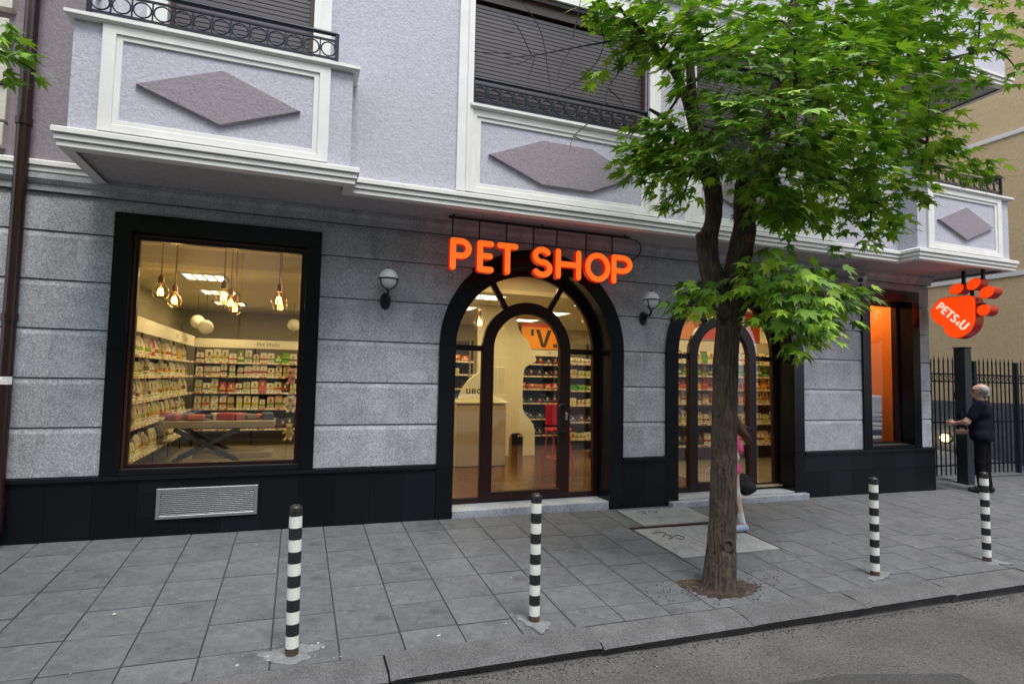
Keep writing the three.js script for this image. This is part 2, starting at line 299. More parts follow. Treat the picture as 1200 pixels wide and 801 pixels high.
  mark(3.86, 1.0, [[0, 0], [0.1, 0], [0.16, 0.03]]); mark(3.9, 1.12, [[0, 0.02], [0.08, -0.05], [0.1, 0.06], [0.02, 0.09]]); mark(4.02, 1.16, [[0, 0], [0.07, -0.04], [0.12, 0.03], [0.05, 0.09], [0, 0.05]]);
}
function kerbBlock(w) { const g = new THREE.BoxGeometry(w, 0.34, 0.275, Math.round(w / 0.05), 6, 6), p = g.attributes.position, r = 0.022; for (let i = 0; i < p.count; i++) { const y = p.getY(i), z = p.getZ(i), x = p.getX(i); if (y > 0.169) { p.setY(i, y - (z > 0.137 ? r : 0) - (Math.abs(x) > w / 2 - 0.001 ? 0.006 : 0)); } else if (z > 0.137) p.setZ(i, z - Math.min(0.05, (0.17 - y) * 0.55)); } return g; }
{ // kerb stones, each its own
  const k = new THREE.Group(); k.name = 'kerb'; k.userData.kind = 'structure'; scene.add(k);
  const js = [-9, -7.6, -6.2, -4.8, -3.4, -2.1, -0.85, 0.6, 2.07, 3.4, 4.62, 5.75, 7.1, 8.4, 9.7, 11, 12.4, 13.8, 15.2, 16.6, 18];
  for (let i = 0; i < js.length - 1; i++) {
    const w = js[i + 1] - js[i] - 0.012, g = kerbBlock(w), p = g.attributes.position, o = rnd() * 50;
    for (let q = 0; q < p.count; q++) { const x = p.getX(q), y = p.getY(q), z = p.getZ(q), f = 0.020 * (fbm((x + o) * 0.11, (y * 0.4 + z) * 0.1 + 3, 32, 3) - 0.5) + 0.014 * (fbm((x + o) * 0.4, (y + z) * 0.5 + 3, 32, 2) - 0.5); p.setXYZ(q, x, y + f, z + f * 1.4); }
    g.computeVertexNormals(); const x = (js[i] + js[i + 1]) / 2, z = 2.893 + rr(-0.008, 0.008);
    const m = mesh('kerb_stone', wuv(g, 1.2), pick(M.kerb), k, [x, gy(x, z) - 0.168 + rr(-0.006, 0.008), z]); m.quaternion.copy(SLOPE);
  }
  struct('sidewalk_opposite', box(-40, 40, -0.6, -0.1, 11.2, 15), M.greyWall);
}
{ // grit lying in the gutter
  const t = thing('gutter_grit', 'dark grit and dust lying along the gutter below the kerb', 'grit'); t.userData.kind = 'stuff'; const a = [];
  for (let i = 0; i < 1600; i++) { const x = rr(-1.5, 11), z = 3.04 + 0.35 * rnd() * rnd() * rnd(), s = rr(0.003, 0.01); a.push(new THREE.TetrahedronGeometry(s).scale(1.2, 0.6, 1).rotateY(rnd() * 6).translate(x, roadY(x, z) + 0.002, z)); }
  mesh('grit', wuv(merge(a), 0.3), M.soil, t).userData.kind = 'stuff';
}
{ // bare soil round the tree, loose stones and litter
  const soil = thing('tree_pit_soil', 'brown bare soil heaped round the foot of the tree trunk', 'soil', [3.62, gy(3.62, 2.42) + 0.002, 2.42]); soil.userData.kind = 'stuff';
  const g = new THREE.CircleGeometry(0.42, 40, 0, Math.PI * 2).rotateX(-Math.PI / 2), p = g.attributes.position;
  const P = [], I = [], R = 9, S = 44;
  for (let r = 0; r <= R; r++) for (let s = 0; s < S; s++) { const a = s / S * 6.2832, e = (0.12 + 0.16 * fbm(s / S, 0.3, 5, 3) + 0.09 * hash(s, 9)) * r / R, x = Math.cos(a) * e * 1.25, z = Math.sin(a) * e * 0.82; P.push(x, gy(x, z) + 0.035 * (1 - r / R) ** 1.4 + 0.012 * (fbm(s / S, r / R, 8, 2) - 0.5) * (r < R ? 1 : 0) - (r === R ? 0.012 : 0), z); }
  for (let r = 0; r < R; r++) for (let s = 0; s < S; s++) { const a = r * S + s, b = r * S + (s + 1) % S; I.push(a, b, a + S, b, b + S, a + S); }
  const q = new THREE.BufferGeometry(); q.setAttribute('position', new THREE.Float32BufferAttribute(P, 3)); q.setIndex(I); q.computeVertexNormals();
  mesh('soil', wuv(q, 0.5), M.soil, soil).userData.kind = 'stuff';
  const dp = []; for (let i = 0; i < 64; i++) { const a = i / 64 * 6.2832, q = 0.19 + 0.06 * Math.sin(a * 2 + 0.6) + 0.16 * (fbm(i / 64, 0.7, 8, 3) - 0.5) + 0.06 * hash(i, 41); dp.push([Math.cos(a) * q * 1.35, Math.min(0.36, Math.sin(a) * q * 0.9)]); }
  const dg = new THREE.ShapeGeometry(poly(dp.map(([u, v]) => [u, -v]))).rotateX(-Math.PI / 2), dpp = dg.attributes.position; for (let i = 0; i < dpp.count; i++) dpp.setY(i, gy(dpp.getX(i), dpp.getZ(i)) + 0.003);
  const dm = mesh('dust_layer', wuv(dg, 0.6), std(rgb(0.16, 0.145, 0.125), 1, { map: dirtTex }), soil); dm.userData.kind = 'stuff';
  const cr = []; for (let i = 0; i < 420; i++) { const a = rnd() * 6.2832, e = 0.16 + 0.55 * rnd() * rnd(), x = Math.cos(a) * e * 1.5, z = Math.sin(a) * e * 0.6, s = rr(0.003, 0.011); if (z > 0.33) continue; cr.push(new THREE.TetrahedronGeometry(s).scale(1.3, 0.5, 1).rotateY(rnd() * 6).translate(x, gy(x, z) + 0.002, z)); }
  mesh('crumbs', wuv(merge(cr), 0.3), M.soil, soil).userData.kind = 'stuff';
}

// ---------------------------------------------------------------- the shop building
const bld = thing('shop_building', 'lavender apartment house with grey granite ground floor holding the shop', 'building');
const YS = 2.0, ARCH = [[2.81, 1.25], [5.97, 1.24]], RECT = [[-1.75, 0.20], [8.46, 9.78]], CORN = 10.06;
const COURSE = [0.61, 1.08, 1.55, 2.02, 2.49, 2.96, 3.33];
{
  // wall core with the openings
  const s = poly(rectPts(-7, CORN - 0.05, -0.4, 3.5));
  for (const [a, b] of RECT) s.holes.push(hole(rectPts(a + 0.1, b - 0.1, 0.66, 3.1)));
  for (const [c, R] of ARCH) s.holes.push(hole([[c - R + 0.1, -0.38], [c + R - 0.1, -0.38], ...arcPts(c, YS, R - 0.1, 0, Math.PI, 30)]));
  mesh('wall_core', wuv(ext(s, -0.32, -0.05), 2), M.joint, bld);
  // granite blocks, one mesh each: rows of (xl, xr, z) over y
  const blk = (xl, xr, y0, y1) => {
    const ys = []; const n = 12; for (let i = 0; i <= n; i++) ys.push(y0 + (y1 - 0.055 - y0) * i / n); ys.push(y1);
    const rows = ys.map((y, i) => {
      let a = xl(y), b = xr(y); return [a, b, y, i === ys.length - 1 ? -0.014 : 0];
    }).filter((r) => r[1] - r[0] > 0.012); if (rows.length < 2) return null;
    const P = [], q = (a, b, c, d) => P.push(...a, ...b, ...c, ...a, ...c, ...d), Z = -0.06;
    for (let i = 0; i < rows.length - 1; i++) {
      const [a0, b0, u, z0] = rows[i], [a1, b1, v, z1] = rows[i + 1];
      q([a0, u, z0], [b0, u, z0], [b1, v, z1], [a1, v, z1]); q([a0, u, Z], [a0, u, z0], [a1, v, z1], [a1, v, Z]); q([b0, u, z0], [b0, u, Z], [b1, v, Z], [b1, v, z1]);
    }
    const [a0, b0, u, z0] = rows[0], [a1, b1, v, z1] = rows[rows.length - 1];
    q([a0, u, Z], [b0, u, Z], [b0, u, z0], [a0, u, z0]); q([a1, v, z1], [b1, v, z1], [b1, v, Z], [a1, v, Z]);
    const g = new THREE.BufferGeometry(); g.setAttribute('position', new THREE.Float32BufferAttribute(P, 3)); g.computeVertexNormals(); return wuv(g, 1.6);
  };
  const half = (c, R, y) => { const r = R - 0.012; return y < YS ? r : y >= YS + r ? 0 : Math.sqrt(r * r - (y - YS) ** 2); };
  for (let k = 0; k < COURSE.length - 1; k++) {
    const y0 = COURSE[k] + 0.004, y1 = COURSE[k + 1] - 0.005;
    const zones = [[-7, -1.75 + 0.012, null, null], [0.20 - 0.012, ARCH[0][0], null, 0], [ARCH[0][0], (ARCH[0][0] + ARCH[1][0]) / 2, 0, null], [(ARCH[0][0] + ARCH[1][0]) / 2, ARCH[1][0], null, 1], [ARCH[1][0], 8.46 + 0.012, 1, null], [9.78 - 0.012, CORN, null, null]];
    if (k === 5) { zones.push([-1.738, 0.188, 'top', null], [8.472, 9.768, 'top', null]); }
    for (const [a, b, L, Rr] of zones) {
      const yb = L === 'top' ? 3.2 : y0; const joints = [a]; let x = a + rr(0.25, 0.55); const step = b - a < 0.8 ? 9 : 0.49;
      if ((L !== null && L !== 'top') || Rr !== null) { x = a + 0.3 + (k % 2) * 0.25; }
      while (x < b - 0.16) { joints.push(x); x += step * rr(0.96, 1.04); } joints.push(b);
      if (Math.abs(a - 4.39) < 0.02 || Math.abs(b - 4.39) < 0.02) { joints.length = 0; joints.push(a, b); }
      for (let i = 0; i < joints.length - 1; i++) {
        const xa = joints[i] + 0.0006, xb = joints[i + 1] - 0.0006;
        const fl = (y) => typeof L === 'number' ? Math.max(xa, ARCH[L][0] + half(ARCH[L][0], ARCH[L][1], y)) : xa;
        const fr = (y) => Rr !== null ? Math.min(xb, ARCH[Rr][0] - half(ARCH[Rr][0], ARCH[Rr][1], y)) : xb;
        const g = blk(fl, fr, yb, y1); if (g) mesh('granite_block', g, pick(M.granite), bld);
      }
    }
    mesh('granite_block', wuv(box(CORN - 0.06, CORN - 0.002, y0, y1, -3, -0.065), 1.6), M.granite[2], bld);
  }
  // moulding under the soffit
  mesh('granite_moulding', sweep([[-7, 0], [CORN, 0], [CORN, -3]], [[-0.05, 3.335], [0.03, 3.335], [0.03, 3.395], [0.045, 3.40], [0.07, 3.44], [0.07, 3.488], [-0.05, 3.488]]), M.granite[1], bld);
  const around = (x0, x1, y0, y1) => { const [g0, g1, h0, h1] = [-1.225, -0.365, 0.2, 0.44]; if (x1 <= g0 || x0 >= g1 || y1 < h1) return [[x0, x1, y0, y1]]; const o = [[x0, x1, y0, h0], [x0, x1, h1, y1]]; if (x0 < g0) o.push([x0, g0, h0 + 0.0005, h1 - 0.0005]); if (x1 > g1) o.push([g1, x1, h0 + 0.0005, h1 - 0.0005]); return o; };
  // polished dark plinth panels
  for (const [a, b, two] of [[-7, 1.555, 0], [4.065, 4.728, 0], [7.212, CORN + 0.035, 1]]) {
    const n = Math.max(1, Math.round((b - a) / (two ? 0.48 : 0.37))), w = (b - a) / n;
    for (let i = 0; i < n; i++) for (const [u, v] of two ? [[-0.3, 0.30], [0.303, 0.565]] : [[-0.3, 0.565]])
      for (const [p, q, r, s] of around(a + i * w + 0.0012, a + (i + 1) * w - 0.0012, u, v)) mesh('plinth_panel', wuv(box(p, q, r, s, -0.045, 0.028 + rr(0, 0.0016)), 1), M.plinth[Math.floor(rnd() * 3)], bld);
    mesh('plinth_cap', wuv(box(a - (two ? 0 : 0), b, 0.567, 0.606, -0.045, 0.05)), M.plinth[1], bld);
  }
  mesh('plinth_panel', box(CORN - 0.03, CORN + 0.03, -0.3, 0.565, -3, -0.05), M.plinth[0], bld);
}
// window surrounds and shop windows
function shopWindow(x0, x1, wS, gz, label) {
  const y0 = 0.61, y1 = 3.2, i0 = x0 + wS, i1 = x1 - wS, iy1 = y1 - 0.18, iy0 = 0.655;
  const g = (a, b, c, d, m = 0) => wuv(box(a, b, c, d, -0.34, 0.035), 1);
  const sur = mesh('window_surround', g(x0, x1, iy1 + 0.0015, y1), M.black[0], bld); sur.userData.label = label;
  const mid = 1.85; for (const [a, b] of [[x0, i0], [i1, x1]]) { mesh('jamb_slab', g(a, b, y0, mid), M.black[2], sur); mesh('jamb_slab', g(a, b, mid + 0.002, iy1), M.black[0], sur); }
  mesh('sill', box(i0 + 0.001, i1 - 0.001, y0, iy0, -0.34, 0.03), M.black[1], sur);
  const t = 0.05, f = ext(Object.assign(poly(rectPts(i0 + 0.001, i1 - 0.001, iy0 + 0.001, iy1 - 0.001)), { holes: [hole(rectPts(i0 + t, i1 - t, iy0 + 0.045, iy1 - 0.06))] }), gz - 0.035, gz + 0.035, 0.004);
  const fr = mesh('window_frame', f, M.brown, bld);
  mesh('pane', box(i0 + t - 0.005, i1 - t + 0.005, iy0 + 0.04, iy1 - 0.055, gz - 0.004, gz + 0.004), M.glass, fr);
  const trim = (a, b, c, d) => mesh('frame_bead', box(a, b, c, d, gz + 0.036, gz + 0.062), M.brownTrim, fr);
  trim(i0 + 0.004, i0 + 0.026, iy0 + 0.004, iy1 - 0.03); trim(i0 + 0.004, i1 - 0.004, iy1 - 0.028, iy1 - 0.006);
}
shopWindow(-1.75, 0.20, 0.15, -0.12); shopWindow(8.46, 9.78, 0.17, -0.24);
// arched entrances
function entrance(c, R, door) {
  const ri = R - 0.2, z0 = -0.34, z1 = 0.035, sur = [];
  const piece = (name, shape, m, par) => mesh(name, wuv(ext(shape, z0, z1, 0.003, 8), 1), m, par || bld);
  const g0 = gy(c, 0) - 0.15; let a0 = Math.PI / 6;
  const top = piece('arch_surround', poly([...arcPts(c, YS, R, Math.PI * 0.4, Math.PI * 0.6, 8), ...arcPts(c, YS, ri, Math.PI * 0.6, Math.PI * 0.4, 8)]), M.black[0]);
  for (const [u, v] of [[0, 0.2], [0.2, 0.4], [0.6, 0.8], [0.8, 1]]) piece('arch_stone', poly([...arcPts(c, YS, R, Math.PI * u + 0.001, Math.PI * v - 0.001, 8), ...arcPts(c, YS, ri, Math.PI * v - 0.001, Math.PI * u + 0.001, 8)]), M.black[Math.floor(rnd() * 3)], top);
  for (const s of [-1, 1]) for (const [u, v] of [[g0, 0.606], [0.608, YS - 0.001]]) { const a = s < 0 ? c - R : c + ri; piece('jamb_slab', poly(rectPts(a, a + 0.2, u, v)), M.black[Math.floor(rnd() * 3)], top); }
  const sy = 0.09 + gy(c, 0);
  mesh('step', wuv(rbox(ri * 2 - 0.004 + (door ? 0 : 0.0), sy + 0.25, 0.36, 0.012, 2), 1.6), M.step, bld, [c, (sy - 0.25) / 2, -0.155]);
  if (!door) mesh('step', wuv(rbox(R * 2 - 0.06, sy + 0.23, 0.10, 0.012, 2), 1.6), M.step, bld, [c, (sy - 0.27) / 2, 0.088]);
  // brown frame
  const b0 = sy + 0.005, fz = -0.365, fr = 0.085, out = ri - 0.002, q0 = fz, q1 = -0.30;
  const ring = poly([[c - out, b0], [c + out, b0], ...arcPts(c, YS, out, 0, Math.PI, 36)]); ring.holes.push(hole([[c - out + fr * 0.75, b0 + 0.07], [c + out - fr * 0.75, b0 + 0.07], ...arcPts(c, YS, out - fr, 0, Math.PI, 36)]));
  const F = mesh('entrance_frame', ext(ring, q0, q1, 0.004), M.brown, bld);
  const Ro = 0.62, Ri = 0.465;
  mesh('transom', box(c - out + 0.02, c - Ro + 0.03, YS - 0.035, YS + 0.035, q0 + 0.006, q1 - 0.004), M.brown, F); mesh('transom', box(c + Ro - 0.03, c + out - 0.02, YS - 0.035, YS + 0.035, q0 + 0.006, q1 - 0.004), M.brown, F);
  for (const a of [Math.PI / 3, Math.PI * 2 / 3]) { const g = box(Ro - 0.02, out - 0.02, -0.036, 0.036, q0 + 0.006, q1 - 0.006).rotateZ(a).translate(c, YS, 0); mesh('glazing_bar', g, M.brown, F); }
  const lo = b0 + 0.03, ds = poly([[c - Ro, lo], [c + Ro, lo], ...arcPts(c, YS, Ro, 0, Math.PI, 30)]); ds.holes.push(hole([[c - Ri, lo + 0.10], [c + Ri, lo + 0.10], ...arcPts(c, YS, Ri, 0, Math.PI, 30)]));
  const leaf = mesh('door_leaf', ext(ds, q0 + 0.004, q1 + 0.02, 0.006), M.brown, F);
  const gz = [-0.338, -0.332], pane = (s, n = 'pane') => mesh(n, ext(s, gz[0], gz[1]), M.glass, F);
  pane(poly([[c - Ri - 0.01, lo + 0.09], [c + Ri + 0.01, lo + 0.09], ...arcPts(c, YS, Ri + 0.01, 0, Math.PI, 24)]));
  for (const s of [-1, 1]) pane(poly(rectPts(Math.min(c + s * (Ro - 0.01), c + s * (out - 0.03)), Math.max(c + s * (Ro - 0.01), c + s * (out - 0.03)), b0 + 0.06, YS - 0.03)));
  for (const [u, v] of [[0.02, 0.318], [0.35, 0.65], [0.682, 0.98]]) pane(poly([...arcPts(c, YS, out - 0.05, Math.PI * u, Math.PI * v, 12), ...arcPts(c, YS, Ro - 0.01, Math.PI * v, Math.PI * u, 12)]));
  if (door) {
    const hx = c + Ri + 0.075; mesh('pull_handle', merge([tube([[hx + 0.02, 1.30, -0.28], [hx - 0.06, 1.30, -0.22], [hx - 0.11, 1.27, -0.21], [hx - 0.115, 1.12, -0.21], [hx - 0.11, 0.97, -0.21], [hx - 0.06, 0.94, -0.22], [hx + 0.02, 0.94, -0.28]], 0.016, 8, 50)]), M.iron, F);
    mesh('lock', merge([rbox(0.035, 0.1, 0.02, 0.006).translate(hx + 0.02, 1.14, -0.272), new THREE.CylinderGeometry(0.018, 0.018, 0.03, 12).rotateX(Math.PI / 2).translate(hx + 0.02, 1.16, -0.262)]), M.steel, F);
  }
}
entrance(ARCH[0][0], ARCH[0][1], true); entrance(ARCH[1][0], ARCH[1][1], false);

// ---- upper floors
const ZM = 0.72, ZB = 1.0;
{
  // soffit slabs
  const S = (x0, x1, z1) => mesh('soffit', wuv(box(x0, x1, 3.49, 3.545, -0.3, z1), 1.5), M.soffit, bld);
  S(-1.86, 0.398, ZB + 0.03); S(0.40, 8.358, ZM + 0.03); S(8.36, 10.44, ZB + 0.03);
  const path = [[-7, 0], [-1.87, 0], [-1.87, ZB], [0.40, ZB], [0.40, ZM], [8.36, ZM], [8.36, ZB], [10.45, ZB], [10.45, -3]];
  const prof = [[-0.05, 3.455], [0.045, 3.455], [0.05, 3.46], [0.05, 3.497], [0.035, 3.50], [0.035, 3.508], [0.066, 3.511], [0.066, 3.550], [0.05, 3.553], [0.05, 3.561], [0.085, 3.565], [0.085, 3.605], [0.075, 3.613], [0.0, 3.64], [-0.05, 3.64]];
  mesh('cornice', sweep(path, prof), M.white, bld);
  // plaster walls
  const win = [[-1.25, 0.02], [1.69, 3.96], [4.66, 6.93]], W0 = 4.60, W1 = 6.06;
  const s = poly(rectPts(-1.868, 8.36, 3.55, 13)); for (const [a, b] of win) for (const dy of [0, 3.05]) s.holes.push(hole(rectPts(a, b, W0 + dy, W1 + dy)));
  mesh('plaster_wall', wuv(ext(s, ZM - 0.28, ZM), 1.2), M.lavender, bld);
  mesh('plaster_wall', wuv(box(-7, -1.87, 3.5, 13, -0.3, -0.002), 1.2), M.mauve, bld);
  mesh('plaster_wall', wuv(box(-1.868, -1.70, 3.55, 13, -0.3, ZM - 0.281), 1.2), M.lavender, bld);
  mesh('plaster_wall', wuv(box(8.10, CORN - 0.01, 3.56, 13, -3, -0.01), 1.2), M.lavender, bld);
  const frameBand = (x0, x1, y0, y1, l, r, b, t, z, p, par, name) => { const sh = poly(rectPts(x0, x1, y0, y1)); sh.holes.push(hole(rectPts(x0 + l, x1 - r, y0 + b, y1 - t))); return mesh(name, wuv(ext(sh, z - 0.01, z + p, 0.004), 1), M.white, par); };
  const shutter = (a, b, y0, y1, z) => {
    const f = mesh('shutter_frame', merge([box(a, a + 0.035, y0, y1, z - 0.02, z + 0.05), box(b - 0.035, b, y0, y1, z - 0.02, z + 0.05), box(a + 0.036, b - 0.036, y1 - 0.16, y1, z - 0.02, z + 0.045)]), M.brownTrim, bld);
    const sl = wuv(ext(poly([[-0.01, 0], [0.001, 0], [0.013, 0.007], [0.014, 0.022], [0.006, 0.034], [-0.004, 0.0375], [-0.01, 0.0375]]), 0, b - a - 0.075).rotateY(Math.PI / 2), 1);
    for (let y = y0 + 0.01; y < y1 - 0.2; y += 0.0465) mesh('slat', sl, M.shutter[Math.floor(rnd() * 3)], f, [a + 0.0375, y, z + 0.008]);
    mesh('backing', box(a, b, y0, y1, z - 0.04, z - 0.022), M.blackPaint, f);
  };
  win.forEach(([a, b], i) => {
    for (const dy of [0, 3.05]) {
      shutter(a, b, W0 + dy, W1 + dy, ZM - 0.12);
      const ty = dy ? W0 + dy - 0.12 : i ? 3.642 : 4.4;
      for (const [u, v] of [[a - 0.165, a], [b, b + 0.165]]) { const t = mesh('window_trim', wuv(box(u, v, ty, W1 + dy + 0.2, ZM - 0.02, ZM + 0.03), 1), M.white, bld); mesh('trim_step', box(u < a ? u + 0.10 : u, u < a ? v : v - 0.10, ty, W1 + dy + 0.05, ZM + 0.0305, ZM + 0.045), M.white, t); }
      mesh('window_trim', box(a, b, W1 + dy, W1 + dy + 0.2, ZM - 0.02, ZM + 0.028), M.white, bld);
    }
  });
  const rail = (a, b, y0, z, ends, sc = 1) => {
    const h = 0.28, g = mesh('balustrade', merge([bar([a, y0 + h, z], [b, y0 + h, z], 0.021, 0.021, 8), box(a, b, y0 + 0.205, y0 + 0.222, z - 0.011, z + 0.011), box(a, b, y0 + 0.025, y0 + 0.042, z - 0.011, z + 0.011)]), M.iron, bld);
    const n = Math.round((b - a) / 0.158), w = (b - a) / n, ring = new THREE.TorusGeometry(0.068, 0.0075, 6, 20);
    for (let i = 0; i < n; i++) mesh('ring', ring, M.iron, g, [a + (i + 0.5) * w, y0 + 0.123, z]);
    for (let i = 0; i <= n; i += 1) mesh('baluster', box(-0.006, 0.006, 0.042, 0.205, -0.006, 0.006), M.iron, g, [a + i * w, y0, z]);
    for (const x of [a, b]) mesh('post', box(-0.017, 0.017, -0.03, h, -0.017, 0.017), M.iron, g, [x, y0, z]);
    if (ends) for (const x of [a, b]) { mesh('side_rail', merge([bar([x, y0 + h, z], [x, y0 + h, ZM], 0.021, 0.021, 8), box(x - 0.01, x + 0.01, y0 + 0.03, y0 + 0.045, ZM, z)]), M.iron, g); }
  };
  rail(1.70, 3.95, 4.665, ZM - 0.015, false); rail(4.67, 6.92, 4.665, ZM - 0.015, false);
  // panels below the windows
  const panel = (x0, x1, z, dia, lm) => { // x0..x1 = outer white frame
    const fr = frameBand(x0, x1, 3.642, 4.57, lm, lm, 0.065, 0.075, z, 0.03, bld, 'panel_frame');
    frameBand(x0 + lm - 0.001, x1 - lm + 0.001, 3.706, 4.496, 0.05, 0.05, 0.045, 0.045, z, 0.016, fr, 'frame_step');
    const d = mesh('raised_panel', wuv(ext(poly(dia), z - 0.01, z + 0.036, 0.004), 1), M.mauve, fr); return d;
  };
  const cap = (path) => mesh('parapet_cap', sweep(path, [[-0.3, 4.572], [0.03, 4.572], [0.045, 4.585], [0.06, 4.592], [0.06, 4.622], [-0.3, 4.630]]), M.white, bld);
  // balconies (left and corner)
  const balcony = (x0, x1, pd, dia) => {
    mesh('parapet', wuv(merge([box(x0, x1, 3.6, 4.573, ZB - 0.09, ZB), box(x0, x0 + 0.09, 3.6, 4.573, ZM - 0.3, ZB - 0.0905), box(x1 - 0.09, x1, 3.6, 4.573, ZM - 0.3, ZB - 0.0905)]), 1.2), M.lavender, bld);
    panel(x0 + pd, x1 - pd, ZB, dia, 0.10); cap([[x0, ZM - 0.3], [x0, ZB], [x1, ZB], [x1, ZM - 0.3]]);
    mesh('balcony_floor', box(x0 + 0.09, x1 - 0.09, 3.6, 3.7, ZM, ZB - 0.09), M.soffit, bld);
  };
  balcony(-1.87, 0.40, 0.21, [[-1.40, 4.09], [-0.735, 3.84], [-0.07, 4.09], [-0.735, 4.345]]);
  balcony(8.36, 10.45, 0.2, [[8.78, 4.09], [9.405, 3.84], [10.03, 4.09], [9.405, 4.345]]);
  rail(-1.79, 0.24, 4.668, ZB - 0.05, true); rail(8.44, 10.38, 4.668, ZB - 0.05, true);
  for (const [a, b] of [[1.69, 3.96], [4.66, 6.93]]) {
    panel(a, b, ZM, [[a + 0.2, 4.09], [a + 0.84, 3.835], [b - 0.8, 3.835], [b - 0.2, 4.09], [b - 0.8, 4.35], [a + 0.84, 4.35]], 0.055);
    mesh('parapet_cap', sweep([[a - 0.03, ZM], [b + 0.03, ZM]], [[-0.06, 4.572], [0.04, 4.572], [0.055, 4.585], [0.07, 4.592], [0.07, 4.622], [-0.1, 4.634]]), M.white, bld);
  }
  // the corner bay one floor up
  mesh('parapet', wuv(box(8.4, 10.5, 6.6, 7.6, -2, ZB), 1.2), M.lavender, bld);
  mesh('cornice', sweep([[8.4, ZM], [8.4, ZB], [10.5, ZB], [10.5, -2]], prof.map(([o, y]) => [o, y + 2.97])), M.white, bld);
  mesh('soffit', box(8.37, 10.47, 6.455, 6.5, -2, ZB + 0.03), M.soffit, bld);
  mesh('cornice', sweep([[-1.87, ZM], [8.36, ZM]], prof.map(([o, y]) => [o, y + 3.02])), M.white, bld);
  // cream blocks of the bay beyond the downpipe
  for (const [y0, y1, p] of [[3.70, 3.92, 0.05], [3.95, 4.28, 0.03], [4.30, 4.62, 0.06], [4.72, 4.90, 0.09], [5.02, 5.6, 0.05]]) mesh('cream_block', wuv(rbox(1.6, y1 - y0, 0.12, 0.008, 1).translate(-3.46, (y0 + y1) / 2, p - 0.02), 1), M.cream, bld);
  // flanks and roof so that light enters only through openings
  mesh('side_wall', box(-7, -6.8, -0.4, 13, -9, -0.33), M.mauve, bld); mesh('rear_wall', box(-7, CORN, -0.4, 13, -9.2, -9.01), M.mauve, bld);
  mesh('side_wall', wuv(box(CORN - 0.2, CORN - 0.07, -0.4, 13, -9, -0.33), 1.2), M.lavender, bld); mesh('roof', box(-7, CORN, 13.001, 13.2, -9, ZM), M.mauve, bld); mesh('floor_slab', box(-6.7, CORN - 0.25, 3.55, 3.7, -9, -0.31), M.soffit, bld);
}
// downpipe
{
  const t = thing('downpipe', 'tall brown metal downpipe fixed to the wall beside the shop window', 'downpipe', [-2.5, 0, 0.1]);
  mesh('pipe', merge([bar([0, 0.42, 0], [0.0, 13, 0], 0.056, 0.056, 16), tube([[0, 0.44, 0], [0, 0.25, 0.005], [0.0, 0.12, 0.04], [0.0, 0.06, 0.10]], 0.062, 14, 24)]), M.pipe, t);
  for (const y of [0.42, 2.1, 3.95, 5.4]) mesh('joint_collar', new THREE.CylinderGeometry(0.066, 0.066, 0.07, 16).translate(0, y, 0), M.pipe, t);
  for (const y of [1.3, 3.6]) mesh('wall_bracket', box(-0.02, 0.02, y, y + 0.03, -0.12, -0.04), M.iron, t);
  const st = canvasTex(128, 64, (c, w, h) => { c.fillStyle = '#e9e6e0'; c.fillRect(0, 0, w, h); c.fillStyle = '#d4582e'; c.fillRect(0, 30, 40, 34); c.fillStyle = '#9aa0a6'; for (let i = 0; i < 5; i++) c.fillRect(50, 8 + i * 11, 60, 4); });
  const s = mesh('paper_sticker', new THREE.CylinderGeometry(0.0585, 0.0585, 0.07, 16, 1, true, -0.9, 2.2).translate(0, 1.52, 0), std(0xffffff, 0.8, { map: st, side: THREE.DoubleSide }), t); s.userData.label = 'torn white and orange sticker';
}
{ // ventilation grille
  const t = thing('ventilation_grille', 'long metal ventilation grille set into the dark plinth below the window', 'grille', [-0.795, 0.32, 0.032]);
  const sh = poly(rectPts(-0.46, 0.46, -0.15, 0.15)); sh.holes.push(hole(rectPts(-0.425, 0.425, -0.118, 0.118)));
  mesh('frame', ext(sh, 0, 0.018, 0.003), M.steel, t);
  mesh('duct_liner', box(-0.425, 0.425, -0.118, 0.118, -0.081, -0.078), std(rgb(0.35, 0.36, 0.37), 0.6), t);
  const sl = rbox(0.848, 0.007, 0.012, 0.002, 1).rotateX(0.4); for (let i = 0; i < 12; i++) mesh('slat', sl, M.steel, t, [0, -0.106 + i * 0.0193, 0.0095]);
  mesh('mullion', box(-0.008, 0.008, -0.118, 0.118, 0.0135, 0.017), M.steel, t);
}

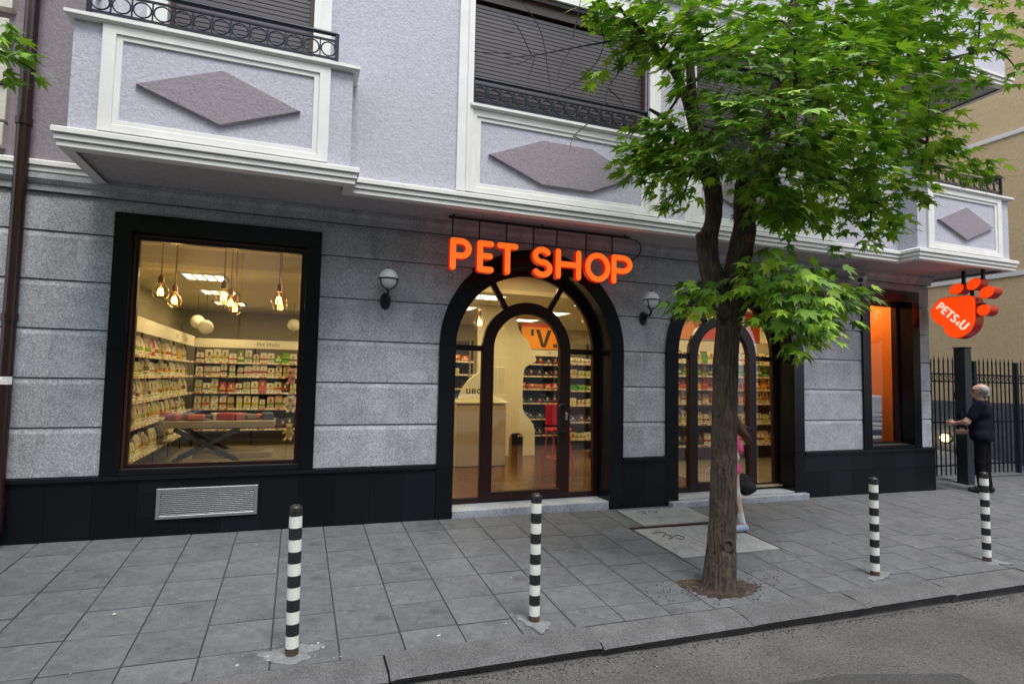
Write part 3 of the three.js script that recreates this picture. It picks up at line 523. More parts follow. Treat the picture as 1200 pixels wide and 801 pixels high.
// ---------------------------------------------------------------- hanging letters
RectAreaLightUniformsLib.init();
const font = await new FontLoader().loadAsync('fonts/droid/droid_sans_bold.typeface.json');
function areaLight(color, I, w, h, p, look) { const l = new THREE.RectAreaLight(color, I, w, h); l.position.set(...p); l.lookAt(...look); scene.add(l); return l; }
const glowFace = std(rgb(0.5, 0.1, 0.01), 0.5, { emissive: rgb(1, 0.135, 0.008), emissiveIntensity: 1.0 / EXPO });
const glowSide = std(rgb(0.35, 0.012, 0.01), 0.35, { emissive: rgb(1, 0.02, 0.012), emissiveIntensity: 0.36 / EXPO });
{
  const t = thing('illuminated_sign', 'glowing orange rounded letters hanging from a black rail over the arched door', 'sign', [0, 2.835, 0.35]);
  const r = 0.038, H = 0.375, h = H - 2 * r;      // stroke centres in 0..h
  const L = {
    P: (w) => [[[0, 0], [0, h]], [[0, h], [w * 0.5, h]], ...arc(w * 0.5, h * 0.72, w * 0.5, h * 0.28, 90, -90), [[w * 0.5, h * 0.44], [0, h * 0.44]]],
    E: (w) => [[[0, 0], [0, h]], [[0, h], [w, h]], [[0, h * 0.52], [w * 0.9, h * 0.52]], [[0, 0], [w, 0]]],
    T: (w) => [[[0, h], [w, h]], [[w / 2, h], [w / 2, 0]]],
    S: (w) => [...arc(w * 0.48, h * 0.75, w * 0.44, h * 0.25, 35, 265), ...arc(w * 0.5, h * 0.25, w * 0.48, h * 0.255, 85, -145)],
    H: (w) => [[[0, 0], [0, h]], [[w, 0], [w, h]], [[0, h * 0.5], [w, h * 0.5]]],
    O: (w) => arc(w / 2, h / 2, w / 2, h / 2, 0, 360),
  };
  function arc(cx, cy, rx, ry, a0, a1) { const n = 18, o = []; const p = (i) => { const a = (a0 + (a1 - a0) * i / n) * Math.PI / 180; return [cx + rx * Math.cos(a), cy + ry * Math.sin(a)]; }; for (let i = 0; i < n; i++) o.push([p(i), p(i + 1)]); return o; }
  const d2 = (S, x, y) => { let m = 9; for (const [a, b] of S) { const d = seg3(x, y, 0, [a[0], a[1], 0], [b[0], b[1], 0], 0, 0); if (d < m) m = d; } return m; };
  const put = (ch, x0, x1, rodx) => {
    const w = x1 - x0 - 2 * r, S = L[ch](w), lo = [-r - 0.02, -r - 0.02, -0.02], hi = [w + r + 0.02, h + r + 0.02, 0.13];
    const body = snet((x, y, z) => { const d = d2(S, x, y) - r - 0.001, q = Math.abs(z - 0.065) - 0.035; return Math.max(d, q) + 0.0; }, lo, hi, 0.0075);
    const face = snet((x, y, z) => Math.max(d2(S, x, y) - r + 0.003, Math.abs(z - 0.104) - 0.006), [lo[0], lo[1], 0.085], [hi[0], hi[1], 0.125], 0.006);
    const b = mesh('letter', toCreasedNormals(body, 0.7), glowSide, t, [x0 + r, r, -0.05]); mesh('letter_face', toCreasedNormals(face, 0.7), glowFace, b);
    mesh('rod', bar([rodx, h * 0.9 + r, 0], [rodx, 0.605, 0], 0.009, 0.009, 6), M.blackPaint, t);
  };
  put('P', 1.56, 1.82, 1.60); put('E', 1.88, 2.09, 1.92); put('T', 2.12, 2.39, 2.255); put('S', 2.56, 2.84, 2.60); put('H', 2.87, 3.22, 2.91); put('O', 3.27, 3.63, 3.31); put('P', 3.64, 3.95, 3.68);
  mesh('rail', merge([box(1.55, 3.93, 0.605, 0.632, -0.015, 0.015), ...[1.6, 2.7, 3.85].map((x) => box(x, x + 0.02, 0.632, 0.656, -0.012, 0.012))]), M.blackPaint, t);
  mesh('power_cable', tube([[3.93, 0.615, 0], [4.08, 0.6, -0.05], [4.2, 0.56, -0.15], [4.22, 0.48, -0.22], [4.14, 0.4, -0.24], [4.1, 0.33, -0.24]], 0.009, 6, 30), M.blackPaint, t);
  areaLight(rgb(1, 0.16, 0.02), 0.5 / EXPO, 2.3, 0.3, [2.75, 3.02, 0.43], [2.75, 3.02, 3]);
}
{ // paw sign
  const X0 = 9.9, t = thing('paw_sign', 'glowing orange paw shaped hanging sign with white lettering at the building corner', 'sign', [X0, 0, 0], -Math.PI / 2);
  const padPts = [[0.18, 2.97], [0.27, 3.06], [0.39, 3.085], [0.58, 3.08], [0.76, 3.07], [0.82, 3.01], [0.82, 2.82], [0.81, 2.63], [0.72, 2.48], [0.55, 2.40], [0.41, 2.45], [0.345, 2.53], [0.325, 2.62], [0.24, 2.65], [0.15, 2.77], [0.13, 2.88]];
  const sp = new THREE.SplineCurve([...padPts, padPts[0]].map((p) => new THREE.Vector2(...p))).getPoints(90).map((v) => [v.x, v.y]);
  const faceM = std(rgb(0.55, 0.05, 0.006), 0.3, { emissive: rgb(1, 0.062, 0.004), emissiveIntensity: 0.92 / EXPO }), sideM = phy(rgb(0.36, 0.012, 0.01), 0.14, { clearcoat: 0.8, emissive: rgb(1, 0.02, 0.01), emissiveIntensity: 0.07 / EXPO });
  const pad = mesh('main_pad', ext(poly(sp), -0.2, -0.006, 0.004), sideM, t); mesh('lit_face', ext(poly(sp.map(([x, y]) => [0.5 + (x - 0.5) * 0.975, 2.76 + (y - 2.76) * 0.975])), -0.0055, 0.004), faceM, pad);
  for (const [u, v, a, b, rot] of [[0.55, 3.20, 0.115, 0.085, 0.35], [0.80, 3.245, 0.115, 0.085, 0.6], [0.98, 3.09, 0.115, 0.088, 0.5], [0.93, 2.82, 0.098, 0.09, 0.2]]) {
    const e = Array.from({ length: 36 }, (_, i) => { const q = i / 36 * 6.2832, x = a * Math.cos(q), y = b * Math.sin(q); return [u + x * Math.cos(rot) - y * Math.sin(rot), v + x * Math.sin(rot) + y * Math.cos(rot)]; });
    const toe = mesh('toe_pad', ext(poly(e), -0.2, -0.006, 0.004), sideM, t); mesh('lit_face', ext(poly(e.map(([x, y]) => [u + (x - u) * 0.94, v + (y - v) * 0.94])), -0.0055, 0.004), faceM, toe);
  }
  mesh('hanger', merge([box(0.58, 0.62, 3.27, 3.492, -0.12, -0.08), box(0.86, 0.90, 3.3, 3.492, -0.12, -0.08), box(0.70, 0.74, 3.0, 3.22, -0.12, -0.08), box(0.79, 0.9, 2.9, 2.94, -0.12, -0.08)]), M.iron, t);
  const wt = std(rgb(0.9, 0.9, 0.85), 0.4, { emissive: rgb(1, 0.82, 0.62), emissiveIntensity: 0.7 / EXPO }), ang = -0.78; let u = 0.27, v = 2.965;
  for (const [ch, s] of [['P', 0.135], ['E', 0.135], ['T', 0.135], ['S', 0.135], ['4', 0.075], ['U', 0.145]]) {
    const g = new TextGeometry(ch, { font, size: s, depth: 0.006, curveSegments: 4, bevelEnabled: false }); g.computeBoundingBox(); const w = g.boundingBox.max.x - g.boundingBox.min.x; g.translate(-g.boundingBox.min.x, -0.06, 0.0045).rotateZ(ang).translate(u, v, 0);
    mesh('white_letter', g, wt, t); u += (w + 0.014) * Math.cos(ang); v += (w + 0.014) * Math.sin(ang);
  }
  areaLight(rgb(1, 0.08, 0.01), 0.8 / EXPO, 0.6, 0.55, [X0 - 0.03, 2.8, 0.5], [0, 2.8, 0.5]);
}
// ---------------------------------------------------------------- wall lamps
function wallLamp(x, y, label) {
  const t = thing('wall_lamp', label, 'lamp', [x, y, 0], 0, undefined);
  mesh('globe', new THREE.SphereGeometry(0.105, 28, 20).translate(0, 0, 0.2), M.globe, t);
  mesh('globe_band', new THREE.TorusGeometry(0.108, 0.009, 8, 32).rotateX(Math.PI / 2).translate(0, -0.012, 0.2), M.iron, t);
  const pr = []; for (let k = 0; k < 3; k++) { const a = k * 2.094 + 0.5; pr.push(tube([[Math.cos(a) * 0.112, -0.01, 0.2 + Math.sin(a) * 0.112], [Math.cos(a) * 0.1, -0.07, 0.2 + Math.sin(a) * 0.1], [Math.cos(a) * 0.05, -0.118, 0.2 + Math.sin(a) * 0.05], [0, -0.135, 0.2]], 0.007, 6, 16)); }
  mesh('globe_cradle', merge(pr), M.iron, t);
  mesh('bracket_arm', tube([[0, -0.135, 0.2], [0, -0.18, 0.19], [0, -0.215, 0.14], [0, -0.2, 0.09], [0, -0.245, 0.05], [0, -0.26, 0.02]], 0.014, 8, 30), M.iron, t);
  mesh('scroll', new THREE.TorusGeometry(0.034, 0.010, 6, 20).rotateY(Math.PI / 2).translate(0, -0.22, 0.06), M.iron, t);
  mesh('wall_plate', new THREE.SphereGeometry(1, 20, 12).scale(0.062, 0.095, 0.02).translate(0, -0.24, 0.012), M.iron, t);
  mesh('finial', new THREE.SphereGeometry(0.013, 10, 8).translate(0, 0.112, 0.2), M.iron, t);
}
wallLamp(0.915, 2.72, 'white globe wall lamp on the granite between the window and the arched door'); wallLamp(4.37, 2.71, 'white globe wall lamp on the granite pier between the two arches');
{ // security camera
  const t = thing('security_camera', 'small grey security camera under the soffit beside the corner window', 'camera', [8.2, 3.2, 0.05]);
  mesh('housing', rbox(0.13, 0.11, 0.46, 0.02).rotateX(0.3).rotateY(-0.95).translate(-0.08, 0.08, 0.24), std(rgb(0.5, 0.45, 0.45), 0.5), t);
  mesh('lens', new THREE.CylinderGeometry(0.035, 0.035, 0.03, 14).rotateX(Math.PI / 2 + 0.25).rotateY(-0.95).translate(-0.272, 0.01, 0.374), M.blackPaint, t);
  mesh('arm', tube([[0.02, 0.06, 0.16], [0.05, -0.01, 0.12], [0.03, -0.04, 0.05], [0, -0.04, 0]], 0.018, 8, 20), M.iron, t);
  mesh('wall_plate', rbox(0.09, 0.12, 0.02, 0.006).translate(0, -0.04, -0.04), M.iron, t);
}
// ---------------------------------------------------------------- bollards
{
  const R = 0.041, mk = () => {
    const t = thing('bollard', '', 'bollard'); let y = 0.0;
    mesh('foot', new THREE.CylinderGeometry(R * 0.96, R, 0.047, 20).translate(0, 0.0235, 0), std(rgb(0.16, 0.14, 0.11), 0.8, { map: dirtTex }), t);
    const b = 0.0755; for (let i = 0; i < 11; i++) mesh(i % 2 ? 'black_band' : 'white_band', new THREE.CylinderGeometry(R, R, b - 0.0004, 20).translate(0, 0.047 + (i + 0.5) * b, 0), i % 2 ? M.bandBlack : M.whitePaint, t);
    const pr = [[0, 0.948], [0.02, 0.946], [0.034, 0.939], [R + 0.001, 0.925], [R + 0.001, 0.8775]].map((p) => new THREE.Vector2(p[0], p[1])).reverse(); mesh('cap', new THREE.LatheGeometry(pr, 20), M.blackPaint, t);
    mesh('rivet', new THREE.SphereGeometry(0.006, 8, 6).translate(0, 0.91, 0.04), M.rust, t);
    const P = []; const pts = []; for (let i = 0; i < 26; i++) { const a = i / 26 * 6.2832, q = 0.10 + 0.06 * hash(i, 3) + 0.03 * Math.sin(a * 3); pts.push([Math.cos(a) * q * 1.25, Math.sin(a) * q * 0.85]); }
    const m = mesh('mortar_patch', wuv(ext(poly(pts), -0.01, 0.004).rotateX(-Math.PI / 2), 1), M.mortar, t); m.quaternion.copy(SLOPE); return t;
  };
  const p0 = mk(); const spots = [[0.04, 2.60, 'black and white banded bollard on the paving in front of the ventilation grille', 0.012, -0.01], [1.74, 2.58, 'black and white banded bollard in front of the arched door below the letters', 0.0, 0.0], [5.35, 2.55, 'black and white banded bollard right beside the tree, towards the iron gate', 0.0, 0.005], [7.03, 2.55, 'black and white banded bollard in line with the man at the gate', -0.004, 0]];
  spots.forEach(([x, z, l, lean, lx], i) => { const o = i ? copy(p0) : p0; o.position.set(x, gy(x, z), z); o.rotation.set(lx, i * 1.7, lean + [0, 0.006, -0.008, 0.01][i]); o.userData.label = l; o.userData.group = 'striped bollards along the kerb'; });
  const sp = thing('broken_mortar', 'pale crumbs of broken mortar scattered at the foot of a bollard', 'mortar', [0.04, gy(0.04, 2.6), 2.6]); sp.userData.kind = 'stuff';
  const gs = []; for (let i = 0; i < 26; i++) { const a = rnd() * 6.28, q = 0.1 + 0.24 * rnd() * rnd(), x = Math.cos(a) * q * 1.3, z = Math.sin(a) * q * 0.6; gs.push(new THREE.CircleGeometry(rr(0.006, 0.02), 5).scale(1, 0.7, 1).rotateX(-1.5708).rotateY(rnd() * 3).translate(x, gy(x, z) + 0.003, z)); } mesh('crumbs', merge(gs), std(rgb(0.30, 0.31, 0.31), 0.9, { side: THREE.DoubleSide }), sp).userData.kind = 'stuff';
}
{ // litter on the ground
  const gs = [[-1.15, 1.75, 0.022], [1.05, 0.55, 0.014], [-0.3, 0.5, 0.014], [1.0, 2.62, 0.018], [1.55, 3.5, 0.016]];
  const t = thing('litter', 'scraps of paper and dry leaves lying about the paving and road', 'litter'); t.userData.kind = 'stuff'; const a = [];
  const wb = (x, z) => (z < 3 ? gy(x, z) : roadY(x, z)) + 0.008;
  for (const [x, z, s] of gs) a.push(new THREE.CircleGeometry(s, 6).scale(1, 0.5, 1).rotateX(-1.5).rotateY(rnd() * 6).translate(x, wb(x, z), z));
  for (let i = 0; i < 50; i++) { const x = rr(-1.8, 9), z = rr(0.1, 4.4), s = rr(0.003, 0.007); a.push(rbox(s * 2, 0.004, s, 0.001, 1).rotateY(rnd() * 6).translate(x, wb(x, z), z)); }
  mesh('scraps', merge(a), std(rgb(0.5, 0.46, 0.34), 0.9), t).userData.kind = 'stuff';
}
// ---------------------------------------------------------------- gate, fence and the building beyond
{
  const t = thing('iron_fence', 'black wrought iron picket fence with pointed tops beyond the building corner', 'fence', [0, gy(12, -0.62), -0.62]);
  for (const y of [0.22, 1.02, 1.78, 1.92]) mesh('rail', box(10.1, 14.95, y, y + 0.03, -0.018, 0.018), M.iron, t);
  const pk = merge([box(-0.009, 0.009, 0.06, 2.16, -0.009, 0.009), new THREE.ConeGeometry(0.019, 0.13, 6).translate(0, 2.22, 0), new THREE.SphereGeometry(0.015, 6, 5).translate(0, 2.15, 0)]); const ring = new THREE.TorusGeometry(0.046, 0.007, 5, 14);
  for (let x = 10.18, i = 0; x < 14.9; x += 0.128, i++) { if (i % 10 === 6) mesh('post', box(-0.035, 0.035, -0.05, 2.2, -0.035, 0.035), M.iron, t, [x, 0, 0]); else mesh('picket', pk, M.iron, t, [x, 0, 0.022]); mesh('ring', ring, M.iron, t, [x + 0.064, 1.865, 0]); }
  mesh('fence_kerb', wuv(box(10.1, 14.95, -0.2, 0.02, -0.1, 0.1)), M.greyWall, t);
  const p = thing('gate_post', 'thick square dark steel gate post the man is holding', 'post', [11.24, gy(11.2, -0.2), -0.21]);
  mesh('post', rbox(0.18, 2.42, 0.19, 0.008).translate(0, 1.2, 0), phy(rgb(0.02, 0.027, 0.036), 0.35), p); mesh('cap', rbox(0.2, 0.02, 0.21, 0.006).translate(0, 2.422, 0), M.iron, p); mesh('lock_box', rbox(0.05, 0.2, 0.1, 0.006).translate(-0.116, 1.18, 0), M.iron, p); mesh('hinge', merge([bar([-0.06, 1.5, -0.1], [-0.06, 1.62, -0.1], 0.02), bar([-0.06, 0.5, -0.1], [-0.06, 0.62, -0.1], 0.02)]), M.iron, p);
  const b = thing('beige_building', 'plain ochre beige building with thin white bands and grey base behind the fence', 'building', [15, 0, 0]);
  mesh('wall', wuv(box(0, 0.4, 1.28, 15, -16, 5), 1.6), M.beige, b); mesh('base_wall', wuv(box(-0.05, 0.4, -0.8, 1.279, -16, 5), 2), M.greyWall, b);
  for (const y of [4.13, 7.34]) mesh('white_band', box(-0.04, 0.0, y, y + 0.1, -16, 5), M.white, b);
  mesh('rear_wing', wuv(box(-4.8, -0.06, -0.8, 15, -15.9, -15.6), 1.6), M.beige, b);
  const q = thing('bulkhead_lamp', 'round lit yellow lamp low on the grey wall behind the fence', 'lamp', [14.945, 0.37, -2.91], -Math.PI / 2);
  mesh('lens', new THREE.SphereGeometry(0.13, 20, 12, 0, 6.2832, 0, 1.5708).scale(1.1, 0.5, 0.85).rotateX(Math.PI / 2), std(rgb(0.8, 0.7, 0.4), 0.4, { emissive: rgb(1, 0.8, 0.36), emissiveIntensity: 1.1 / EXPO }), q); mesh('ring', new THREE.TorusGeometry(0.135, 0.016, 8, 28).scale(1.1, 0.85, 1), M.iron, q);
  const pl = new THREE.PointLight(rgb(1, 0.8, 0.4), 0.12, 3); pl.position.set(14.8, 0.37, -2.91); pl.castShadow = true; scene.add(pl);
}

// ---------------------------------------------------------------- trees
const leafGeo = (() => {
  const A = [[0, 1], [8, 0.66], [17, 0.60], [25, 0.40], [35, 0.58], [45, 0.90], [53, 0.60], [66, 0.36], [80, 0.60], [98, 0.36], [130, 0.2], [175, 0.1]];
  const pts = []; for (const [a, r] of A) pts.push([Math.sin(a * Math.PI / 180) * r, Math.cos(a * Math.PI / 180) * r]); for (let i = A.length - 1; i > 0; i--) pts.push([-pts[i][0], pts[i][1]]);
  const P = [], z = (x, y) => -0.16 * (x * x + (y - 0.1) ** 2) + 0.05 * Math.abs(x), put = (x, y) => P.push(x, y + 0.25, z(x, y));
  for (let i = 0; i < pts.length; i++) { const a = pts[i], b = pts[(i + 1) % pts.length]; put(0, 0.1); put(...b); put(...a); }
  P.push(-0.012, 0.2, 0, 0.012, 0.2, 0, 0, -0.35, 0.03);
  const g = new THREE.BufferGeometry(); g.setAttribute('position', new THREE.Float32BufferAttribute(P, 3)); g.computeVertexNormals(); return g;
})();
function foliage(list, center, dens, size, keep) {  // list of [x,y,z,r] -> leaf transforms
  const out = [], up = new THREE.Vector3(), ax = new THREE.Vector3(), sd = new THREE.Vector3(), m = new THREE.Matrix4();
  for (const [cx, cy, cz, r, f = 1] of list) {
    const n = Math.round(dens * f * (r / 0.3) ** 2 * 60) + 4, o = new THREE.Vector3(cx - center[0], (cy - center[1]) * 0.6, cz - center[2]); if (o.length() > 0.01) o.normalize();
    for (let i = 0; i < n; i++) {
      let x, y, z; do { x = rr(-1, 1); y = rr(-1, 1); z = rr(-1, 1); } while (x * x + y * y + z * z > 1);
      const tier = Math.round(y * 2.2) / 2.2 * 0.7 + y * 0.3;
      ax.set(o.x * 0.9 + x * 0.9 + rr(-0.5, 0.5), o.y * 0.3 - 0.45 + rr(-0.35, 0.35), o.z * 0.9 + z * 0.9 + rr(-0.5, 0.5)).normalize();
      up.set(rr(-0.5, 0.5) + x * 0.35, 1, rr(-0.5, 0.5) + z * 0.35 + 0.15); up.addScaledVector(ax, -up.dot(ax)).normalize(); sd.crossVectors(ax, up);
      const s = size * (rnd() < 0.25 ? rr(0.4, 0.75) : rr(0.75, 1.22)); m.makeBasis(sd, ax, up).scale(new THREE.Vector3(s * rr(0.85, 1.1), s, s)); m.setPosition(cx + x * r * 1.05, cy + tier * r * 0.85, cz + z * r * 1.15);
      out.push({ m: m.clone(), p: [cx + x * r, cy + tier * r * 0.8, cz + z * r], k: rnd() });
    }
  }
  return out;
}
function crown(tree, leaves, single) {
  const sub = new THREE.Vector3(); leaves.forEach((l) => l.d = Math.hypot(l.p[0], l.p[1] - 1.63, l.p[2] - 6.66) + (l.p[0] > 8 || l.p[1] > 3.4 + l.p[0] * 0.42 ? 20 : 0)); leaves.sort((a, b) => a.d - b.d);
  const near = leaves.slice(0, single), far = leaves.slice(single);
  const im = shad(new THREE.InstancedMesh(leafGeo, leafInst, far.length)); im.name = 'crown'; im.userData.kind = 'stuff'; tree.add(im);
  const inv = new THREE.Matrix4().copy(tree.matrix).invert(), c = new THREE.Color();
  far.forEach((l, i) => { im.setMatrixAt(i, inv.clone().multiply(l.m)); const q = LEAFC[Math.floor(l.k * 4.25)], e = 0.85 + 0.3 * hash(i, 5); c.setRGB(q[0] * e, q[1] * e, q[2] * e); im.setColorAt(i, c); });
  near.forEach((l) => { const o = mesh('leaf', leafGeo, leafMat[Math.floor(l.k * 4.25)], tree); inv.clone().multiply(l.m).decompose(o.position, o.quaternion, o.scale); });
}
const CL = [[2.50,4.94,2.30,0.17],[2.77,4.86,2.30,0.26],[2.83,4.78,2.60,0.25],[2.68,4.60,2.30,0.15],[2.86,4.57,2.50,0.21],[2.91,4.52,2.80,0.29],[3.17,4.55,3.00,0.35],[3.57,4.62,3.10,0.35],[4.09,4.75,3.10,0.37],[4.78,4.93,3.00,0.39],[5.56,5.18,2.90,0.38],[6.37,5.21,2.70,0.32,0.6],[6.78,5.63,2.80,0.37,0.5],[7.67,5.76,2.60,0.28,0.5],[7.80,5.32,2.60,0.18,0.5],[3.00,4.11,3.00,0.31],[3.16,3.99,3.30,0.34],[3.52,4.05,3.40,0.36],[4.13,4.20,3.30,0.39],[5.10,4.51,3.00,0.36],[6.09,4.68,2.70,0.36,0.8],[6.66,5.03,2.60,0.23,0.6],[2.98,3.77,2.70,0.26],[2.89,3.76,2.40,0.27],[2.78,3.59,2.30,0.20],[2.98,3.47,2.40,0.23],[2.99,3.44,2.80,0.25],[3.08,3.70,3.10,0.30],[3.61,3.61,2.60,0.28],[3.22,3.53,3.40,0.33],[3.64,3.60,3.40,0.34],[4.52,3.88,3.10,0.36],[5.43,4.16,2.80,0.35],[6.16,4.27,2.60,0.34],[6.49,4.09,2.60,0.26],[7.19,4.09,2.50,0.22],[3.66,3.37,3.00,0.30],[4.08,3.43,3.00,0.31],[4.71,3.59,2.90,0.33],[5.37,3.67,2.70,0.29],[4.20,3.22,2.70,0.23],[4.91,3.37,2.50,0.20],[5.45,3.33,2.30,0.14],[5.51,3.48,2.50,0.18],[5.81,3.32,2.50,0.16],[5.57,3.13,2.40,0.10],[3.85,3.19,2.80,0.21],[6.15,3.70,2.50,0.16],[3.21,3.29,2.40,0.12],[3.07,3.21,2.40,0.08],[3.24,2.36,2.50,0.20],[3.09,2.31,2.50,0.10],[3.37,2.43,2.60,0.12],[3.80,2.56,2.70,0.26],[3.93,2.50,2.90,0.28],[4.44,2.48,2.80,0.28],[3.98,2.25,2.90,0.28],[4.54,2.29,2.80,0.22],[3.84,2.29,2.80,0.22],[4.28,2.08,2.80,0.20],[4.13,1.96,2.80,0.11],[4.93,2.45,2.70,0.15],[5.18,2.56,2.60,0.10],[4.05,2.83,2.60,0.14],[3.80,2.69,2.60,0.11]];
{
  const bx = 3.62, bz = 2.4, by = gy(3.62, 2.4) - 0.05;
  const t = thing('street_tree', 'broad green maple with a forked rough trunk growing from the paving', 'tree', [bx, by, bz]); t.updateMatrix();
  const L = (p) => p.map(([x, y, z]) => [x - bx, y - by, z - bz]);
  const tr = mesh('trunk', limb(L([[3.61, -0.26, 2.4], [3.615, -0.1, 2.4], [3.63, 0.15, 2.4], [3.65, 0.5, 2.4], [3.67, 1.23, 2.4], [3.70, 2.0, 2.4], [3.745, 2.32, 2.4], [3.81, 2.66, 2.4], [3.87, 2.92, 2.4], [3.89, 3.08, 2.42], [3.86, 3.32, 2.45], [3.9, 3.7, 2.5], [4.05, 4.2, 2.6], [4.2, 4.9, 2.7], [4.3, 5.8, 2.7]]), [0.165, 0.134, 0.122, 0.115, 0.105, 0.102, 0.102, 0.104, 0.105, 0.098, 0.09, 0.085, 0.07, 0.05, 0.02], 88, 0.22, 0.10, 16), M.bark, t);
  const stem = (pts, rad, seg = 12, ridge = 0) => mesh('limb', limb(L(pts), rad, seg, 0.15, ridge, ridge ? 14 : 6), M.bark, t);
  stem([[3.70, 2.30, 2.38], [3.60, 2.55, 2.36], [3.545, 2.76, 2.34], [3.54, 2.95, 2.33], [3.62, 3.18, 2.32], [3.62, 3.5, 2.3], [3.45, 3.95, 2.3], [3.3, 4.4, 2.4], [3.2, 5.1, 2.5]], [0.085, 0.094, 0.096, 0.092, 0.08, 0.075, 0.055, 0.04, 0.02], 56, 0.14);
  stem([[3.53, 2.80, 2.35], [3.47, 2.91, 2.36], [3.435, 2.98, 2.37]], [0.075, 0.06, 0.05]);
  mesh('pruning_scar', new THREE.SphereGeometry(1, 14, 8).scale(0.052, 0.025, 0.05).rotateZ(0.6).translate(3.43 - bx, 2.985 - by, 2.37 - bz), M.cut, t);
  mesh('pruning_scar', new THREE.SphereGeometry(1, 14, 8).scale(0.06, 0.05, 0.03).rotateY(-0.3).translate(3.87 - bx, 2.96 - by, 2.50 - bz), M.cut, t);
  mesh('knot', new THREE.TorusGeometry(0.045, 0.022, 8, 18).rotateY(-0.4).translate(3.61 - bx, 0.2 - by, 2.507 - bz), M.bark, t);
  mesh('knot', new THREE.SphereGeometry(1, 12, 10).scale(0.035, 0.06, 0.03).translate(3.71 - bx, 0.5 - by, 2.48 - bz), M.bark, t);
  const limbs = [
    [[3.62, 3.45, 2.3], [3.3, 3.7, 2.4], [3.0, 3.95, 2.45], [2.85, 4.05, 2.4]], [[3.45, 3.9, 2.3], [3.1, 4.3, 2.5], [2.8, 4.6, 2.5], [2.6, 4.85, 2.4]],
    [[3.9, 3.6, 2.5], [4.4, 3.85, 2.7], [5.0, 4.1, 2.75], [5.8, 4.2, 2.65], [6.6, 4.15, 2.6]], [[4.0, 4.1, 2.6], [4.6, 4.5, 2.8], [5.4, 4.85, 2.8], [6.3, 5.1, 2.7], [7.3, 5.5, 2.6]],
    [[3.88, 3.35, 2.5], [3.9, 3.6, 2.9], [3.7, 3.9, 3.2], [3.5, 4.3, 3.4]], [[4.0, 4.0, 2.6], [4.2, 4.2, 3.0], [4.3, 4.6, 3.3]],
    [[3.78, 2.5, 2.45], [4.0, 2.52, 2.7], [4.25, 2.45, 2.8], [4.7, 2.42, 2.75]], [[3.69, 2.1, 2.42], [3.45, 2.3, 2.5], [3.22, 2.38, 2.5]], [[3.95, 3.75, 2.55], [4.3, 3.6, 2.75], [4.8, 3.55, 2.7], [5.4, 3.5, 2.55]]];
  limbs.forEach((p, i) => stem(p, i === 6 || i === 7 ? [0.022, 0.016, 0.006] : [0.05, 0.036, 0.024, 0.012], 8));
  const nodes = limbs.flatMap((p) => { const c = new THREE.CatmullRomCurve3(p.map((q) => new THREE.Vector3(...q))); return c.getPoints(14).slice(2); });
  for (const [x, y, z] of CL) {
    const c = new THREE.Vector3(x, y, z); let b = null, bd = 9; for (const n of nodes) { const d = n.distanceTo(c) + (n.y > y ? 0.15 : 0); if (d < bd) { bd = d; b = n; } }
    if (bd < 0.08) continue; const m = b.clone().lerp(c, 0.5).add(new THREE.Vector3(0, 0.06, 0));
    mesh('branch', limb(L([b.toArray(), m.toArray(), c.toArray()]), [0.014, 0.010, 0.004], 6), M.twig, t);
  }
  // dead twigs hanging in front of the shutter
  const TW = [[[2.73,4.79],[2.48,4.67],[2.15,4.54],[1.81,4.42],[1.53,4.36]],[[2.48,4.67],[2.43,4.50],[2.27,4.31],[2.13,4.08]],[[1.95,4.46],[1.89,4.68],[1.77,4.80],[1.66,4.85]],[[2.18,4.65],[2.23,4.97],[2.22,5.08]],[[1.81,4.41],[1.76,4.19]],[[1.95,4.45],[2.00,4.13]],[[1.79,4.42],[1.64,4.61],[1.50,4.72]],[[2.52,4.68],[2.67,4.50],[2.57,4.30],[2.54,4.13]],[[2.41,3.97],[2.28,3.85],[2.19,3.74],[2.15,3.61]],[[2.20,3.77],[2.34,3.71]],[[2.48,4.67],[2.46,4.92],[2.52,5.10]],[[2.24,4.30],[2.10,4.17],[2.01,4.02]],[[2.15,4.54],[2.04,4.32],[2.01,4.16]],[[1.59,4.37],[1.43,4.36],[1.28,4.36]],[[1.64,4.61],[1.53,4.60]],[[1.81,4.42],[1.67,4.30],[1.54,4.26]],[[2.70,4.76],[2.89,4.50],[2.86,4.32]],[[2.57,4.30],[2.70,4.21],[2.73,4.10]],[[2.54,4.13],[2.44,4.05],[2.41,3.97]]];
  TW.forEach((p, i) => mesh('twig', limb(L(p.map(([x, y], k) => [x, y, 2.2 + 0.05 * Math.sin(i * 2.1 + k)])), i ? [0.0055, 0.004, 0.002] : [0.012, 0.009, 0.006, 0.003], 5), M.twig, t));
  mesh('twig', limb(L([[2.8, 4.6, 2.5], [2.78, 4.75, 2.35], [2.73, 4.79, 2.2]]), [0.015, 0.012], 5), M.twig, t);
  const hi = []; for (let i = 0; i < 34; i++) { const a = rnd() * 6.28, q = Math.sqrt(rnd()) * 2.2, y = rr(5.4, 7.4); hi.push([5.5 + Math.cos(a) * q * 0.9, y + Math.max(0, Math.cos(a) * q) * 0.3, 2.35 + Math.sin(a) * q * 0.6, rr(0.35, 0.5), 0.4]); }
  const back = CL.slice(0, 48).filter(() => rnd() < 0.6).map(([x, y, z, r, f]) => [x + rr(-0.1, 0.1), y, z + rr(-0.55, 0.2), r * 0.9, (f || 1) * 0.5]);
  crown(t, foliage([...CL, ...back, ...hi], [4.0, 4.0, 2.7], 1.25, 0.121), 280);
}
